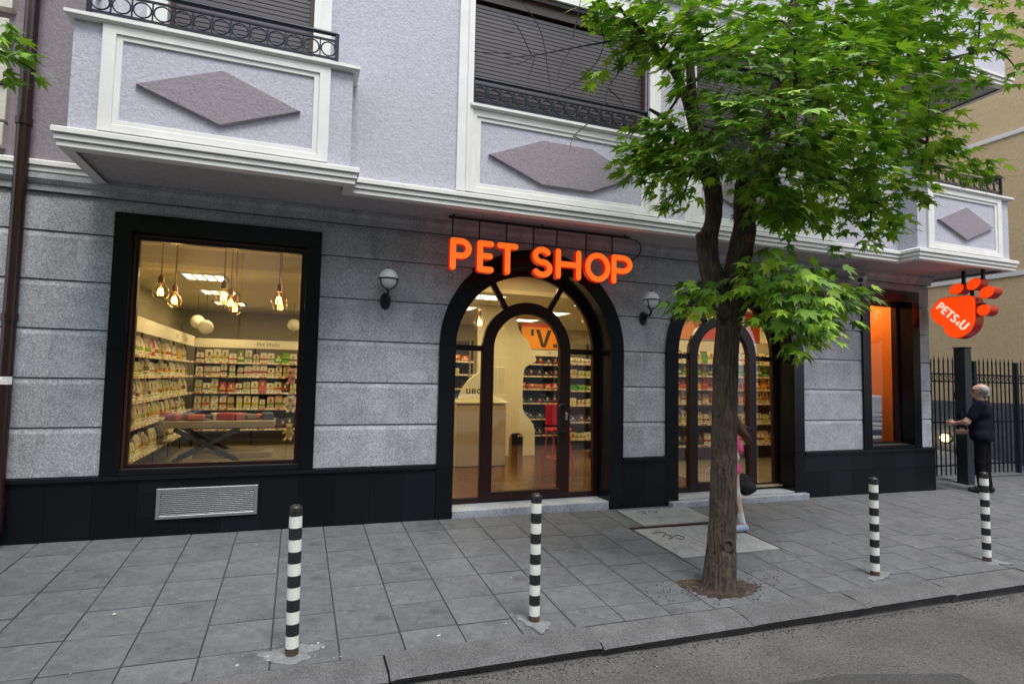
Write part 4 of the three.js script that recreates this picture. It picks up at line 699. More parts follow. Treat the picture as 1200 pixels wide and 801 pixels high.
{ // the tree beyond the left edge: one bough reaches in
  const t = thing('street_tree', 'green leafy bough reaching in front of the brown downpipe, on its own tree', 'tree', [-4.2, gy(-4.2, 2.4), 2.4]); t.updateMatrix();
  const L = (p) => p.map(([x, y, z]) => [x + 4.2, y - gy(-4.2, 2.4), z - 2.4]);
  mesh('trunk', limb(L([[-4.2, -0.2, 2.4], [-4.18, 1, 2.4], [-4.1, 2.4, 2.4], [-4.0, 3.6, 2.4], [-3.9, 5, 2.4], [-3.9, 6.5, 2.4]]), [0.2, 0.16, 0.14, 0.11, 0.08, 0.03], 16, 0.15), M.bark, t);
  mesh('limb', limb(L([[-4.05, 3.0, 2.4], [-3.3, 3.55, 2.35], [-2.5, 3.75, 2.25], [-1.9, 3.66, 2.2], [-1.66, 3.55, 2.2]]), [0.06, 0.035, 0.015, 0.008, 0.004], 8), M.bark, t);
  const c = [[-1.86, 3.68, 2.2, 0.12, 2], [-1.80, 3.56, 2.2, 0.10, 2], [-1.71, 3.63, 2.2, 0.08, 1.6], [-1.64, 3.53, 2.2, 0.05, 0.25], [-1.84, 3.80, 2.2, 0.05, 0.4], [-2.0, 3.5, 2.25, 0.14, 1]];
  for (let i = 0; i < 44; i++) { const a = rnd() * 6.28, q = Math.sqrt(rnd()) * 1.5; c.push([-4.1 + Math.cos(a) * q, rr(3.4, 6.6), 2.4 + Math.sin(a) * q * 0.9, rr(0.3, 0.45), 0.6]); }
  for (let i = 0; i < 60; i++) { const a = rnd() * 6.28, q = Math.sqrt(rnd()) * 2.2; c.push([Math.min(-0.6, -2.9 + Math.cos(a) * q), rr(4.7, 7.0), Math.max(3.8, 4.9 + Math.sin(a) * q * 0.7), rr(0.35, 0.5), 0.6]); }
  for (let i = 0; i < 70; i++) c.push([rr(-7.5, -3.1), rr(3.2, 7.4), rr(1.2, 6), rr(0.4, 0.55), 0.55]);
  for (const p of [[[-4.0, 3.6, 2.4], [-3.6, 4.4, 3.2], [-3.0, 5.0, 4.2], [-2.2, 5.4, 5.0]], [[-3.95, 4.2, 2.4], [-3.0, 5.0, 3.0], [-1.9, 5.6, 4.0], [-1.2, 5.9, 4.8]]]) mesh('limb', limb(L(p), [0.07, 0.045, 0.02], 8), M.bark, t);
  crown(t, foliage(c, [-4.0, 3.8, 2.4], 0.6, 0.10), 0);
}

for (const [tx, lab] of [[-4.5, 'leafy maple across the street facing the shop window'], [1.8, 'leafy maple across the street facing the arched door'], [8.6, 'leafy maple across the street facing the second arch']]) {
  const t = thing('street_tree', lab, 'tree', [tx, -0.12, 11.9]); t.updateMatrix();
  mesh('trunk', limb([[0, -0.1, 0], [0.05, 1.2, 0], [0, 2.6, 0.05], [0.1, 4.2, 0], [0, 6, 0]], [0.18, 0.14, 0.12, 0.08, 0.03], 14, 0.15), M.bark, t);
  for (const [a, b] of [[0.9, 0.3], [2.6, -0.4], [4.4, 0.2]]) mesh('limb', limb([[0.02, 2.6, 0.03], [Math.cos(a) * 0.7, 3.5, Math.sin(a) * 0.7], [Math.cos(a) * 1.5, 4.4 + b, Math.sin(a) * 1.4]], [0.08, 0.05, 0.02], 8), M.bark, t);
  const c = []; for (let i = 0; i < 70; i++) { const a = rnd() * 6.28, q = Math.sqrt(rnd()) * 2.1; c.push([tx + Math.cos(a) * q, rr(2.6, 6.8), 11.9 + Math.sin(a) * q * 0.85, rr(0.4, 0.6), 0.55]); }
  crown(t, foliage(c, [tx, 4, 11.9], 0.55, 0.15), 0);
}

// ---------------------------------------------------------------- people
const field = (S, k) => (x, y, z) => { let d = 9; for (const s of S) d = smin(d, seg3(x, y, z, s[0], s[1], s[2], s[3]), k); return d; };
function bound(S, pad) { const lo = [9, 9, 9], hi = [-9, -9, -9]; for (const s of S) for (let q = 0; q < 2; q++) for (let k = 0; k < 3; k++) { lo[k] = Math.min(lo[k], s[q][k] - s[2 + q] - pad); hi[k] = Math.max(hi[k], s[q][k] + s[2 + q] + pad); } return [lo, hi]; }
const flesh = (S, k, cell, cut) => { const f0 = field(S, k), f = cut ? (x, y, z) => Math.max(f0(x, y, z), cut(x, y, z)) : f0, [lo, hi] = bound(S, cell * 2.5); return snet(f, lo, hi, cell); };
function handSegs(w, dir, side, curl) {   // palm and five fingers; w = wrist, dir = forward, side = towards the thumb
  const D = new THREE.Vector3(...dir).normalize(), T = new THREE.Vector3(...side).normalize(), N = new THREE.Vector3().crossVectors(D, T), p = (a, b, c) => [w[0] + D.x * a + T.x * b + N.x * c, w[1] + D.y * a + T.y * b + N.y * c, w[2] + D.z * a + T.z * b + N.z * c];
  const S = [[p(0, 0, 0), p(0.08, 0.018, 0), 0.026, 0.021], [p(0, 0, 0), p(0.08, -0.022, 0), 0.026, 0.021]];
  [[0.03, 0.072], [0.01, 0.08], [-0.011, 0.074], [-0.031, 0.058]].forEach(([o, l]) => { S.push([p(0.085, o, 0), p(0.085 + l * 0.55, o, curl * 0.35 * l), 0.0095, 0.009], [p(0.085 + l * 0.55, o, curl * 0.35 * l), p(0.085 + l * 0.8, o, curl * 0.95 * l), 0.009, 0.008]); });
  S.push([p(0.02, 0.02, 0), p(0.05, 0.052, curl * 0.02), 0.013, 0.0105], [p(0.05, 0.052, curl * 0.02), p(0.088, 0.058, curl * 0.035), 0.0105, 0.009]); return S;
}
const skin = phy(rgb(0.50, 0.29, 0.21), 0.55), navy = phy(rgb(0.007, 0.009, 0.014), 0.9, { specularIntensity: 0.2 }), dark = phy(rgb(0.006, 0.006, 0.007), 0.9, { specularIntensity: 0.2 }), shoeM = phy(rgb(0.012, 0.011, 0.011), 0.4);
{
  const x = 10.80, z = 0.33, t = thing('person', 'balding man in dark polo shirt and black trousers and sunglasses reaching for the gate', 'person', [x, gy(x, z), z], Math.atan2(-0.42, -0.9));
  const hip = 0.93, sh = 1.47, wl = [0.10, 1.13, 0.34], wr = [-0.17, 0.97, 0.22], eL = [0.27, 1.17, 0.17], eR = [-0.26, 1.17, 0.03], sL = [0.205, sh, 0], sR = [-0.205, sh, 0];
  const torso = [[[-0.1, hip, 0], [0.1, hip, 0], 0.13, 0.13], [[0, hip, 0], [0, 1.12, 0.025], 0.138, 0.142], [[-0.06, 1.12, 0.03], [0.06, 1.12, 0.03], 0.122, 0.122], [[-0.09, 1.34, 0], [0.09, 1.34, 0], 0.125, 0.125], [[-0.15, 1.45, -0.01], [0.15, 1.45, -0.01], 0.07, 0.07], [[0, 1.12, 0.02], [0, 1.36, 0], 0.15, 0.14]];
  const neck = [[0, 1.46, -0.01], [0, 1.60, 0.03], 0.062, 0.058];
  const head = [[[0, 1.675, 0.005], [0, 1.71, -0.005], 0.094, 0.094], [[0, 1.70, -0.03], [0, 1.70, 0.045], 0.088, 0.078], [[0, 1.62, 0.055], [0, 1.60, 0.075], 0.06, 0.042], [[0, 1.69, 0.098], [0, 1.655, 0.128], 0.012, 0.017], [[-0.09, 1.665, 0], [-0.097, 1.69, -0.01], 0.017, 0.02], [[0.09, 1.665, 0], [0.097, 1.69, -0.01], 0.017, 0.02], [[-0.02, 1.615, 0.105], [0.02, 1.615, 0.105], 0.013, 0.013]];
  const arms = [[sL, eL, 0.056, 0.044], [eL, wl, 0.044, 0.029], [sR, eR, 0.056, 0.044], [eR, wr, 0.044, 0.029]];
  const aL = [0.10, 0, 0.02], aR = [-0.10, 0, -0.02], legs = [[[0.10, hip, 0], [0.105, 0.5, 0.03], 0.088, 0.058], [[0.105, 0.5, 0.03], [0.10, 0.09, 0.0], 0.055, 0.038], [[-0.10, hip, 0], [-0.11, 0.5, 0.0], 0.088, 0.058], [[-0.11, 0.5, 0.0], [-0.11, 0.09, -0.06], 0.055, 0.038]];
  const body = merge([flesh([...torso.map((s) => [s[0], s[1], s[2] - 0.02, s[3] - 0.02]), neck, ...arms, ...legs], 0.05, 0.013), flesh([...head, neck], 0.022, 0.006), flesh(handSegs(wl, [-0.15, -0.05, 1], [0, 1, 0.1], 0.7), 0.012, 0.0045), flesh(handSegs(wr, [0.2, 0, 1], [0, 1, 0], 0.7), 0.012, 0.0045)]);
  mesh('body', body, skin, t);
  mesh('shirt', flesh([...torso, [[0, 1.44, -0.01], [0, 1.52, 0], 0.085, 0.072], [sL, [0.25, 1.27, 0.1], 0.083, 0.078], [sR, [-0.25, 1.24, 0.1], 0.083, 0.078], [[0, 0.86, 0], [0, 0.98, 0.01], 0.152, 0.155]], 0.06, 0.012, (X, Y) => Math.max(0.86 - Y, Y - 1.535)), navy, t);
  mesh('trousers', flesh([[[-0.09, hip, 0], [0.09, hip, 0], 0.125, 0.125], [[0.10, hip, 0], [0.105, 0.5, 0.03], 0.098, 0.074], [[0.105, 0.5, 0.03], [0.10, 0.06, 0.0], 0.074, 0.064], [[-0.10, hip, 0], [-0.11, 0.5, 0.0], 0.098, 0.074], [[-0.11, 0.5, 0.0], [-0.11, 0.06, -0.05], 0.074, 0.064]], 0.03, 0.012, (X, Y) => Math.max(0.05 - Y, Y - 0.98)), dark, t);
  for (const [sx, sz] of [[0.10, 0.0], [-0.11, -0.05]]) mesh('shoe', flesh([[[sx, 0.05, sz - 0.04], [sx, 0.045, sz + 0.16], 0.048, 0.042], [[sx, 0.09, sz - 0.02], [sx, 0.06, sz + 0.06], 0.045, 0.045]], 0.03, 0.009, (X, Y) => 0.002 - Y), shoeM, t);
  mesh('hair', flesh([[[0.06, 1.70, -0.045], [-0.06, 1.70, -0.045], 0.062, 0.062], [[0.088, 1.66, -0.02], [0.086, 1.73, -0.02], 0.02, 0.018], [[-0.088, 1.66, -0.02], [-0.086, 1.73, -0.02], 0.02, 0.018], [[0, 1.63, -0.06], [0, 1.72, -0.06], 0.06, 0.06]], 0.03, 0.007), std(rgb(0.26, 0.25, 0.24), 0.9), t);
  mesh('sunglasses', merge([rbox(0.06, 0.04, 0.02, 0.008).rotateY(0.3).translate(0.042, 1.692, 0.102), rbox(0.06, 0.04, 0.02, 0.008).rotateY(-0.3).translate(-0.042, 1.692, 0.102), bar([0.075, 1.70, 0.088], [0.103, 1.70, -0.01], 0.004), bar([-0.075, 1.70, 0.088], [-0.103, 1.70, -0.01], 0.004)]), M.blackPaint, t);
  mesh('belt', new THREE.TorusGeometry(0.152, 0.012, 6, 30).rotateX(Math.PI / 2).scale(1.19, 1.6, 1.0).translate(0, 0.885, 0.004), shoeM, t);
}
{
  const x = 4.85, z = 1.10, t = thing('person', 'girl in a bright pink top with long flying brown hair passing behind the tree', 'person', [x, gy(x, z), z], -Math.PI / 2 - 0.1);
  const sk = phy(rgb(0.60, 0.39, 0.31), 0.55), hip = 0.72;
  const torso = [[[-0.06, hip, 0], [0.06, hip, 0], 0.10, 0.10], [[0, hip, 0], [0, 1.0, 0.02], 0.105, 0.105], [[-0.1, 1.08, 0.02], [0.1, 1.08, 0.02], 0.055, 0.055]], neck = [[0, 1.08, 0.02], [0, 1.2, 0.03], 0.042, 0.04];
  const head = [[[0, 1.27, 0.02], [0, 1.30, 0.01], 0.085, 0.085], [[0, 1.22, 0.07], [0, 1.21, 0.085], 0.045, 0.032], [[0, 1.275, 0.105], [0, 1.25, 0.125], 0.009, 0.012], [[0.083, 1.25, 0.01], [0.086, 1.27, 0], 0.013, 0.014], [[-0.083, 1.25, 0.01], [-0.086, 1.27, 0], 0.013, 0.014]];
  const arms = [[[0.13, 1.08, 0.01], [0.17, 0.87, 0.02], 0.036, 0.03], [[0.17, 0.87, 0.02], [0.16, 0.72, 0.1], 0.03, 0.021], [[-0.13, 1.08, 0.01], [-0.16, 0.87, 0.0], 0.036, 0.03], [[-0.16, 0.87, 0.0], [-0.13, 0.74, 0.08], 0.03, 0.021]];
  const legs = [[[0.07, hip, 0], [0.07, 0.4, -0.05], 0.07, 0.046], [[0.07, 0.4, -0.05], [0.07, 0.07, -0.145], 0.044, 0.03], [[-0.07, hip, 0], [-0.07, 0.42, 0.06], 0.07, 0.046], [[-0.07, 0.42, 0.06], [-0.07, 0.08, -0.03], 0.044, 0.03]];
  mesh('body', merge([flesh([...torso.map((s) => [s[0], s[1], s[2] - 0.015, s[3] - 0.015]), neck, ...arms, ...legs], 0.04, 0.012), flesh([...head, neck], 0.02, 0.006), flesh(handSegs([0.16, 0.72, 0.1], [0, -1, 0.3], [-1, 0, 0], 0.6), 0.01, 0.0045), flesh(handSegs([-0.13, 0.74, 0.08], [0.1, -0.6, 1], [0, 1, 0], 0.6), 0.01, 0.0045)]), sk, t);
  mesh('top', flesh([...torso, [[0.12, 1.08, 0.01], [0.155, 0.97, -0.03], 0.055, 0.05], [[-0.12, 1.08, 0.01], [-0.15, 0.97, 0.03], 0.055, 0.05]], 0.05, 0.011, (X, Y) => Math.max(0.68 - Y, Y - 1.125)), std(rgb(0.72, 0.075, 0.24), 0.8), t);
  mesh('leggings', flesh([[[-0.06, hip, 0], [0.06, hip, 0], 0.09, 0.09], ...legs.map((s) => [s[0], s[1], s[2] * 0.9, s[3] + 0.004])], 0.03, 0.011, (X, Y) => Math.max(0.1 - Y, Y - 0.74)), std(rgb(0.6, 0.6, 0.6), 0.8), t);
  mesh('hair', flesh([[[0, 1.32, -0.02], [0, 1.30, -0.04], 0.09, 0.085], [[0, 1.3, -0.06], [0.02, 1.16, -0.17], 0.07, 0.05], [[0.02, 1.16, -0.17], [0.06, 1.02, -0.22], 0.045, 0.02], [[0.0, 1.2, -0.14], [0.04, 1.10, -0.28], 0.04, 0.012], [[0.05, 1.2, -0.13], [0.1, 1.05, -0.25], 0.03, 0.01], [[0.02, 1.26, -0.1], [0.05, 1.20, -0.27], 0.03, 0.008]], 0.03, 0.008), std(rgb(0.075, 0.035, 0.017), 0.6), t);
  for (const [sx, sz, sy] of [[0.07, -0.145, 0.0], [-0.07, -0.03, 0.01]]) mesh('shoe', flesh([[[sx, sy + 0.04, sz - 0.03], [sx, sy + 0.035, sz + 0.13], 0.036, 0.032], [[sx, sy + 0.07, sz - 0.01], [sx, sy + 0.05, sz + 0.05], 0.034, 0.036]], 0.02, 0.008), std(rgb(0.3, 0.36, 0.5), 0.7), t);
  const bag = thing('shoulder_bag', 'black soft bag hanging behind the girl in the pink top', 'bag', [5.0, 0.44, 1.13], -0.3);
  mesh('bag_body', flesh([[[-0.08, 0.0, 0], [0.09, -0.05, 0], 0.085, 0.075], [[-0.06, 0.08, 0], [0.04, 0.05, 0], 0.06, 0.06], [[0.05, -0.1, 0], [0.14, -0.06, 0.02], 0.05, 0.04]], 0.04, 0.01), std(rgb(0.008, 0.008, 0.01), 0.85), bag); mesh('strap', tube([[-0.08, 0.1, 0.02], [-0.12, 0.35, 0.02], [-0.14, 0.55, 0.0], [-0.13, 0.3, -0.06], [-0.04, 0.1, -0.05]], 0.012, 6, 30), std(rgb(0.008, 0.008, 0.01), 0.85), bag);
}

// ---------------------------------------------------------------- shop interior
const warmWall = std(rgb(0.60, 0.52, 0.34), 0.85, { map: plastTex }), creamM = std(rgb(0.82, 0.75, 0.52), 0.6), shelfM = std(rgb(0.46, 0.42, 0.32), 0.5), charcoal = std(rgb(0.03, 0.03, 0.032), 0.8), recessM = std(rgb(0.62, 0.55, 0.38), 0.85);
{
  const FY = 0.09, s = (n, g, m) => struct(n, wuv(g, 1.2), m);
  const fl = new THREE.Group(); fl.name = 'shop_floor'; fl.userData.kind = 'structure'; scene.add(fl);
  mesh('subfloor', box(-2.6, 10, FY - 0.2, FY - 0.006, -8.2, -0.34), M.bedding, fl);
  const wm = [0.85, 1, 1.15].map((k) => phy(rgb(0.40 * k, 0.18 * k, 0.065 * k), 0.2, { map: woodTex }));
  const pl = [0, 1, 2, 3].map(() => wuv(rbox(0.158, 0.02, 1.19, 0.002, 1), 1.2));
  const cutB = [0.4, 0.8].map((l) => wuv(rbox(0.158, 0.02, l - 0.01, 0.002, 1), 1.2));
  for (let i = 0; i < 26; i++) { const o = i % 3, x = 1.75 + i * 0.16 + 0.08, put = (g, z) => mesh('floor_board', g, wm[Math.floor(rnd() * 3)], fl, [x, FY - 0.0105, z]); if (o) put(cutB[o - 1], -0.37 - o * 0.2); for (let j = 0; j < 6; j++) put(pl[(i * 3 + j) % 4], -0.37 - o * 0.4 - 0.6 - j * 1.2); }
  for (const [x0, x1] of [[-2.55, 1.74], [5.92, 9.95]]) for (let x = x0; x < x1 - 0.1; x += 0.6) for (let z = -8; z < -0.4; z += 0.6) mesh('floor_tile', tileG(x1 - x), M.floorTile || (M.floorTile = std(rgb(0.42, 0.36, 0.25), 0.3, { map: concTex })), fl, [x + 0.3, FY - 0.0105, z + 0.3]);
  function tileG(w) { return tileG.g || (tileG.g = wuv(rbox(0.594, 0.02, 0.594, 0.002, 1), 2.4)); }
  s('shop_wall_left', box(-2.6, -2.5, FY - 0.1, 3.42, -8.3, -0.34), warmWall); s('shop_wall_back', box(-2.6, 10, FY - 0.1, 3.42, -8.4, -8.3), warmWall); s('shop_wall_right', box(9.7, 9.8, FY - 0.1, 3.42, -8.3, -0.95), warmWall);
  s('shop_ceiling', box(-2.6, 9.85, 3.05, 3.12, -8.3, -2.4), std(rgb(0.80, 0.71, 0.46), 0.9)); s('shop_ceiling_recess', box(-2.6, 9.85, 3.35, 3.42, -2.45, -0.34), recessM); s('shop_bulkhead', box(-2.6, 9.85, 3.12, 3.35, -2.45, -2.4), recessM);
  // recessed ceiling lights
  const diff = std(rgb(0.9, 0.9, 0.85), 0.4, { emissive: rgb(1, 0.9, 0.66), emissiveIntensity: 2.0 / EXPO });
  const spots = []; for (const x of [-1.35, 0.6, 3.1, 5.2, 7.4, 8.9]) for (const z of [-2.95, -4.7, -6.4]) spots.push([x, z]);
  for (const p of [[2.2, -1.5], [3.5, -1.5], [5.3, -1.5], [6.7, -1.5], [8.0, -1.5]]) spots.push(p);
  let first = null;
  for (const [x, z] of spots) {
    const cy = z > -2.4 ? 3.35 : 3.05; let o; if (!first) { o = first = thing('ceiling_light', 'recessed four tube ceiling light above the pet food shelves in the window room', 'lamp', [x, 3.05, z], 0, 'recessed ceiling lights in the shop'); const sh = poly(rectPts(-0.31, 0.31, -0.31, 0.31)); sh.holes.push(hole(rectPts(-0.28, 0.28, -0.28, 0.28))); mesh('frame', ext(sh, -0.012, 0).rotateX(Math.PI / 2).translate(0, -0.012, 0), M.steel, o); for (let i = 0; i < 4; i++) mesh('tube', rbox(0.10, 0.012, 0.54, 0.004, 1).translate(-0.21 + i * 0.14, -0.008, 0), diff, o); }
    else o = copy(first, [x, cy, z], 0, x < 1.6 ? 'recessed four tube ceiling light above the pet food shelves in the window room' : x < 5 ? 'recessed four tube ceiling light above the hall behind the arched door' : 'recessed four tube ceiling light above the shelves behind the second arch');
    areaLight(rgb(1, 0.80, 0.39), 15 / EXPO, 0.55, 0.55, [x, cy - 0.03, z], [x, 0, z]);
  }
  // pendant bulbs
  const bulbG = new THREE.LatheGeometry([[0.0, -0.09], [0.035, -0.083], [0.065, -0.062], [0.084, -0.03], [0.09, 0.0], [0.084, 0.03], [0.065, 0.062], [0.04, 0.085], [0.028, 0.10], [0.026, 0.115]].map((p) => new THREE.Vector2(...p)), 20);
  const bm = phy(rgb(1, 0.9, 0.7), 0.02, { transmission: 1, thickness: 0, emissive: rgb(1, 0.58, 0.2), emissiveIntensity: 0.6 / EXPO }), fil = std(rgb(1, 0.8, 0.5), 0.5, { emissive: rgb(1, 0.72, 0.34), emissiveIntensity: 6 / EXPO }), brass = std(rgb(0.5, 0.26, 0.10), 0.35, { metalness: 0.8 });
  let pf = null; const P = [[-1.55, 2.56, -1.12], [-1.56, 2.57, -1.98], [-1.60, 2.58, -2.25], [-0.85, 2.51, -0.87], [-0.85, 2.53, -1.61], [-0.86, 2.53, -2.3], [-0.24, 2.5, -0.75], [-0.24, 2.5, -1.39], [2.15, 2.45, -1.6], [2.55, 2.45, -1.6], [3.0, 2.5, -1.9], [4.3, 2.6, -1.5]];
  for (const [x, y, z] of P) {
    const lab = x < 1 ? 'round clear pendant bulb with glowing filament hanging inside the shop window' : 'round clear pendant bulb glowing inside the arched entrance', gp = x < 1 ? 'pendant bulbs in the shop window' : 'pendant bulbs behind the arched door';
    if (!pf) { pf = thing('pendant_bulb', lab, 'lamp', [x, y, z], 0, gp); mesh('bulb', bulbG, bm, pf); mesh('filament', merge([-1, 0, 1].flatMap((k) => [tube([[k * 0.016, 0.05, 0], [k * 0.03, 0.0, 0.01], [k * 0.026, -0.04, 0]], 0.0055, 5, 10), tube([[0, 0.05, k * 0.018], [0, 0.0, k * 0.03], [0, -0.035, k * 0.02]], 0.0055, 5, 10)])), fil, pf); mesh('socket', merge([new THREE.CylinderGeometry(0.03, 0.032, 0.075, 14).translate(0, 0.145, 0), new THREE.CylinderGeometry(0.012, 0.03, 0.03, 12).translate(0, 0.197, 0)]), brass, pf); mesh('cord', bar([0, 0.2, 0], [0, 0.85, 0], 0.006), brass, pf); }
    else copy(pf, [x, y, z], 0, lab, gp);
    const pl = new THREE.PointLight(rgb(1, 0.66, 0.3), 0.15 / EXPO, 6); pl.position.set(x, y - 0.02, z); pl.shadow.radius = 2; pl.castShadow = true; scene.add(pl);
  }
  // product shapes
  const bagG = (() => { const g = new THREE.BoxGeometry(0.15, 0.23, 0.08, 2, 3, 1), p = g.attributes.position; for (let i = 0; i < p.count; i++) { const y = (p.getY(i) + 0.115) / 0.23, k = y > 0.9 ? 0.12 : y > 0.6 ? 0.8 : 1; p.setZ(i, p.getZ(i) * k); p.setX(i, p.getX(i) * (y > 0.9 ? 0.94 : 1)); p.setY(i, p.getY(i) + 0.115); } g.computeVertexNormals(); return g; })();
  const jarG = new THREE.LatheGeometry([[0, 0], [0.05, 0], [0.055, 0.01], [0.055, 0.1], [0.045, 0.115], [0.045, 0.14], [0, 0.14]].map((p) => new THREE.Vector2(...p)), 10), boxG = new THREE.BoxGeometry(0.17, 0.12, 0.14).translate(0, 0.06, 0);
  const print = (bg, band, spot, desc) => Object.assign(std(0xffffff, 0.4, { map: canvasTex(64, 64, (c) => { c.fillStyle = bg; c.fillRect(0, 0, 64, 64); c.fillStyle = band; c.fillRect(0, 34, 64, 14); c.fillStyle = spot; c.beginPath(); c.arc(32, 22, 11, 0, 7); c.fill(); c.fillStyle = '#3a332a'; c.fillRect(14, 54, 36, 3); }) }), { userData: { desc } });
  const many = (n, hues, sat, lo, hi, desc) => Array.from({ length: n }, (_, i) => { const h = hues[i % hues.length] + rr(-12, 12), l = rr(lo, hi); return print(`hsl(${h},${sat}%,${l}%)`, `hsl(${hues[(i * 2 + 1) % hues.length]},${sat + 20}%,${rr(25, 60)}%)`, `hsl(${rr(20, 60)},40%,${rr(30, 85)}%)`, desc[i % desc.length]); });
  const pale = [print('#efe6c4', '#c6b27a', '#7a5a36', 'cream and straw'), print('#f3eedd', '#b5483a', '#d9c79a', 'white, red banded'), print('#e6e3cf', '#7f9a4c', '#c9a25a', 'pale, green banded'), print('#eadcae', '#d08a34', '#5b4a2c', 'yellowish, orange banded'), print('#f1ecd8', '#8a7a5a', '#a98a5e', 'white, brown banded'), ...many(9, [45, 60, 80, 20, 50], 45, 70, 90, ['plain cream', 'soft yellow', 'pale lime', 'pale peach', 'ivory'])];
  const rosy = [print('#d8583e', '#f0d8b0', '#f6e9cf', 'coral, cream banded'), print('#c93a3a', '#e9c46a', '#fff0d8', 'red, yellow banded'), print('#d98a4a', '#a8322e', '#ffe9c0', 'orange, red banded'), ...many(4, [5, 25, 350, 40], 70, 40, 60, ['scarlet', 'amber', 'crimson', 'golden'])], green = [print('#6f9a3e', '#dfe6b4', '#f2ecd0', 'green, pale banded'), print('#3f7a46', '#e4d796', '#f6f0dc', 'dark green'), print('#9bb04a', '#5e7a2e', '#fff6d0', 'lime green'), ...many(3, [95, 120, 70], 50, 30, 55, ['grass green', 'deep green', 'olive'])], darkP = [print('#2a2624', '#7a2a26', '#c8b79a', 'black, maroon banded'), print('#1f2a2c', '#3f7a72', '#d8d0bc', 'black, teal banded'), print('#3a1e22', '#b04038', '#e0cfa8', 'dark red'), print('#26303a', '#8a93a0', '#d9d9d0', 'navy, grey banded')];
  const railM = std(0xffffff, 0.5, { map: canvasTex(1024, 16, (c) => { c.fillStyle = '#cfc7a8'; c.fillRect(0, 0, 1024, 16); let s = 5; for (let x = 4; x < 1020; x += 22) { s = (s * 37 + 11) % 101; c.fillStyle = s > 80 ? '#c8452f' : s > 60 ? '#e8d24a' : '#f6f3e6'; c.fillRect(x + s % 7, 2, 13, 12); } }) });
  const rackBack = std(rgb(0.16, 0.13, 0.08), 0.8);
  const rack = (name, label, p, turn, w, levels, D, head, m = shelfM) => {
    const t = thing(name, label, 'shelf', p, turn); mesh('back_panel', box(-w / 2, w / 2, 0, levels[levels.length - 1] + 0.45, -D, -D + 0.03), m === charcoal ? charcoal : rackBack, t);
    for (const y of levels) mesh('shelf_board', rbox(w, 0.03, D - 0.03, 0.004, 1).translate(0, y - 0.015, -D / 2 + 0.015), m, t);
    for (const y of levels) mesh('price_rail', box(-w / 2, w / 2, y - 0.034, y + 0.004, 0.001, 0.006), railM, t);
    const n = Math.max(2, Math.round(w / 1.1)); for (let i = 0; i <= n; i++) mesh('upright', box(-0.018, 0.018, 0, levels[levels.length - 1] + 0.45, -0.012, 0.012), M.iron, t, [-w / 2 + i * w / n, 0, -D * 0.35]);
    if (head) mesh('header_board', box(-w / 2, w / 2, head[0], head[1], -0.02, 0.012), [head[2], head[2], head[2], head[2], head[2], head[2]].length ? head[2] : m, t); t.updateMatrixWorld(true); return t;
  };
  const stock = (t, w, levels, D, g, mats, label, group, name, gap, sc = 1, fillp = 1) => {
    levels.forEach((y, li) => { for (let x = -w / 2 + gap * 0.6; x < w / 2 - gap * 0.4; x += gap * rr(0.95, 1.08)) { if (rnd() > fillp) continue; const v = new THREE.Vector3(x, y, -0.10 - rr(0, 0.05)).applyMatrix4(t.matrixWorld), mm = typeof mats[0] === 'object' && Array.isArray(mats[0]) ? pick(mats[li % mats.length]) : pick(mats); const o = mesh(name, g, mm, scene, [v.x, v.y, v.z]); o.rotation.y = t.rotation.y + rr(-0.25, 0.25); o.scale.set(sc * rr(0.72, 1.02), sc * rr(0.78, 1.2), sc); tag(o, (mm.userData.desc || 'pale') + ' ' + label + ', ' + ['lowest', 'second lowest', 'third lowest', 'fourth lowest', 'fifth lowest', 'topmost'][li === levels.length - 1 ? 5 : li] + ' level', 'product', group); } });
  };
  const head = (txt, col, w) => std(rgb(0.9, 0.9, 0.9), 0.6, { map: canvasTex(1024, 64, (c, W, H) => { c.fillStyle = '#f0e8cc'; c.fillRect(0, 0, W, H); c.fillStyle = '#6a6048'; c.font = '34px serif'; c.textAlign = 'center'; txt.forEach(([s, x, cc, bg]) => { if (bg) { c.fillStyle = bg; c.fillRect(x - 130, 6, 260, 52); } c.fillStyle = cc || '#6a6048'; c.fillText(s, x, 44); }); }) });
  const LV = [0.36, 0.79, 1.13, 1.47, 1.76];
  const a = rack('shelving_unit', 'long shelf of pale pet food bags along the side wall inside the window', [-2.0, FY, -4.3], Math.PI / 2, 4.6, LV, 0.45, [2.06, 2.26, head([['Dog', 820, '#b5483a'], ['Cat', 620, '#b5483a']])]);
  stock(a, 4.6, LV, 0.45, bagG, [pale, pale, pale, pale, [...rosy, ...pale]], 'pet food bag on the side wall shelf', 'bags on the side wall shelf', 'pet_food_bag', 0.158, 1.1);
  const b = rack('shelving_unit', 'wide shelf of pet food bags across the back of the room inside the window', [-0.3, FY, -6.75], 0, 3.4, LV, 0.45, [2.06, 2.24, head([['Pet Plate', 420, '#6a6048'], ['Royal Food', 760, '#fff4e0', '#c0342c']])]);
  stock(b, 3.4, LV, 0.45, bagG, [darkP, pale, [...pale, ...pale, ...darkP, ...rosy], pale, [...pale, ...pale, ...green]], 'pet food bag on the back shelf', 'bags on the back shelf', 'pet_food_bag', 0.15, 1.0);
  const L2 = [0.3, 0.72, 1.12, 1.40, 1.66, 1.92];
  const d = rack('shelving_unit', 'tall shelf of colourful pet products seen through the arch behind the tree', [7.9, FY, -2.65], 0, 3.4, L2, 0.42, [2.14, 2.36, head([['Care', 560, '#c0584a']])]);
  stock(d, 3.4, L2, 0.42, bagG, [[...darkP, ...pale], pale, [...rosy, ...pale], rosy, green, [...pale, ...green]], 'pack on the shelf behind the second arch', 'packs on the shelf behind the second arch', 'product_pack', 0.165, 0.95);
  const L3 = [0.25, 0.62, 0.98, 1.3, 1.6, 1.88];
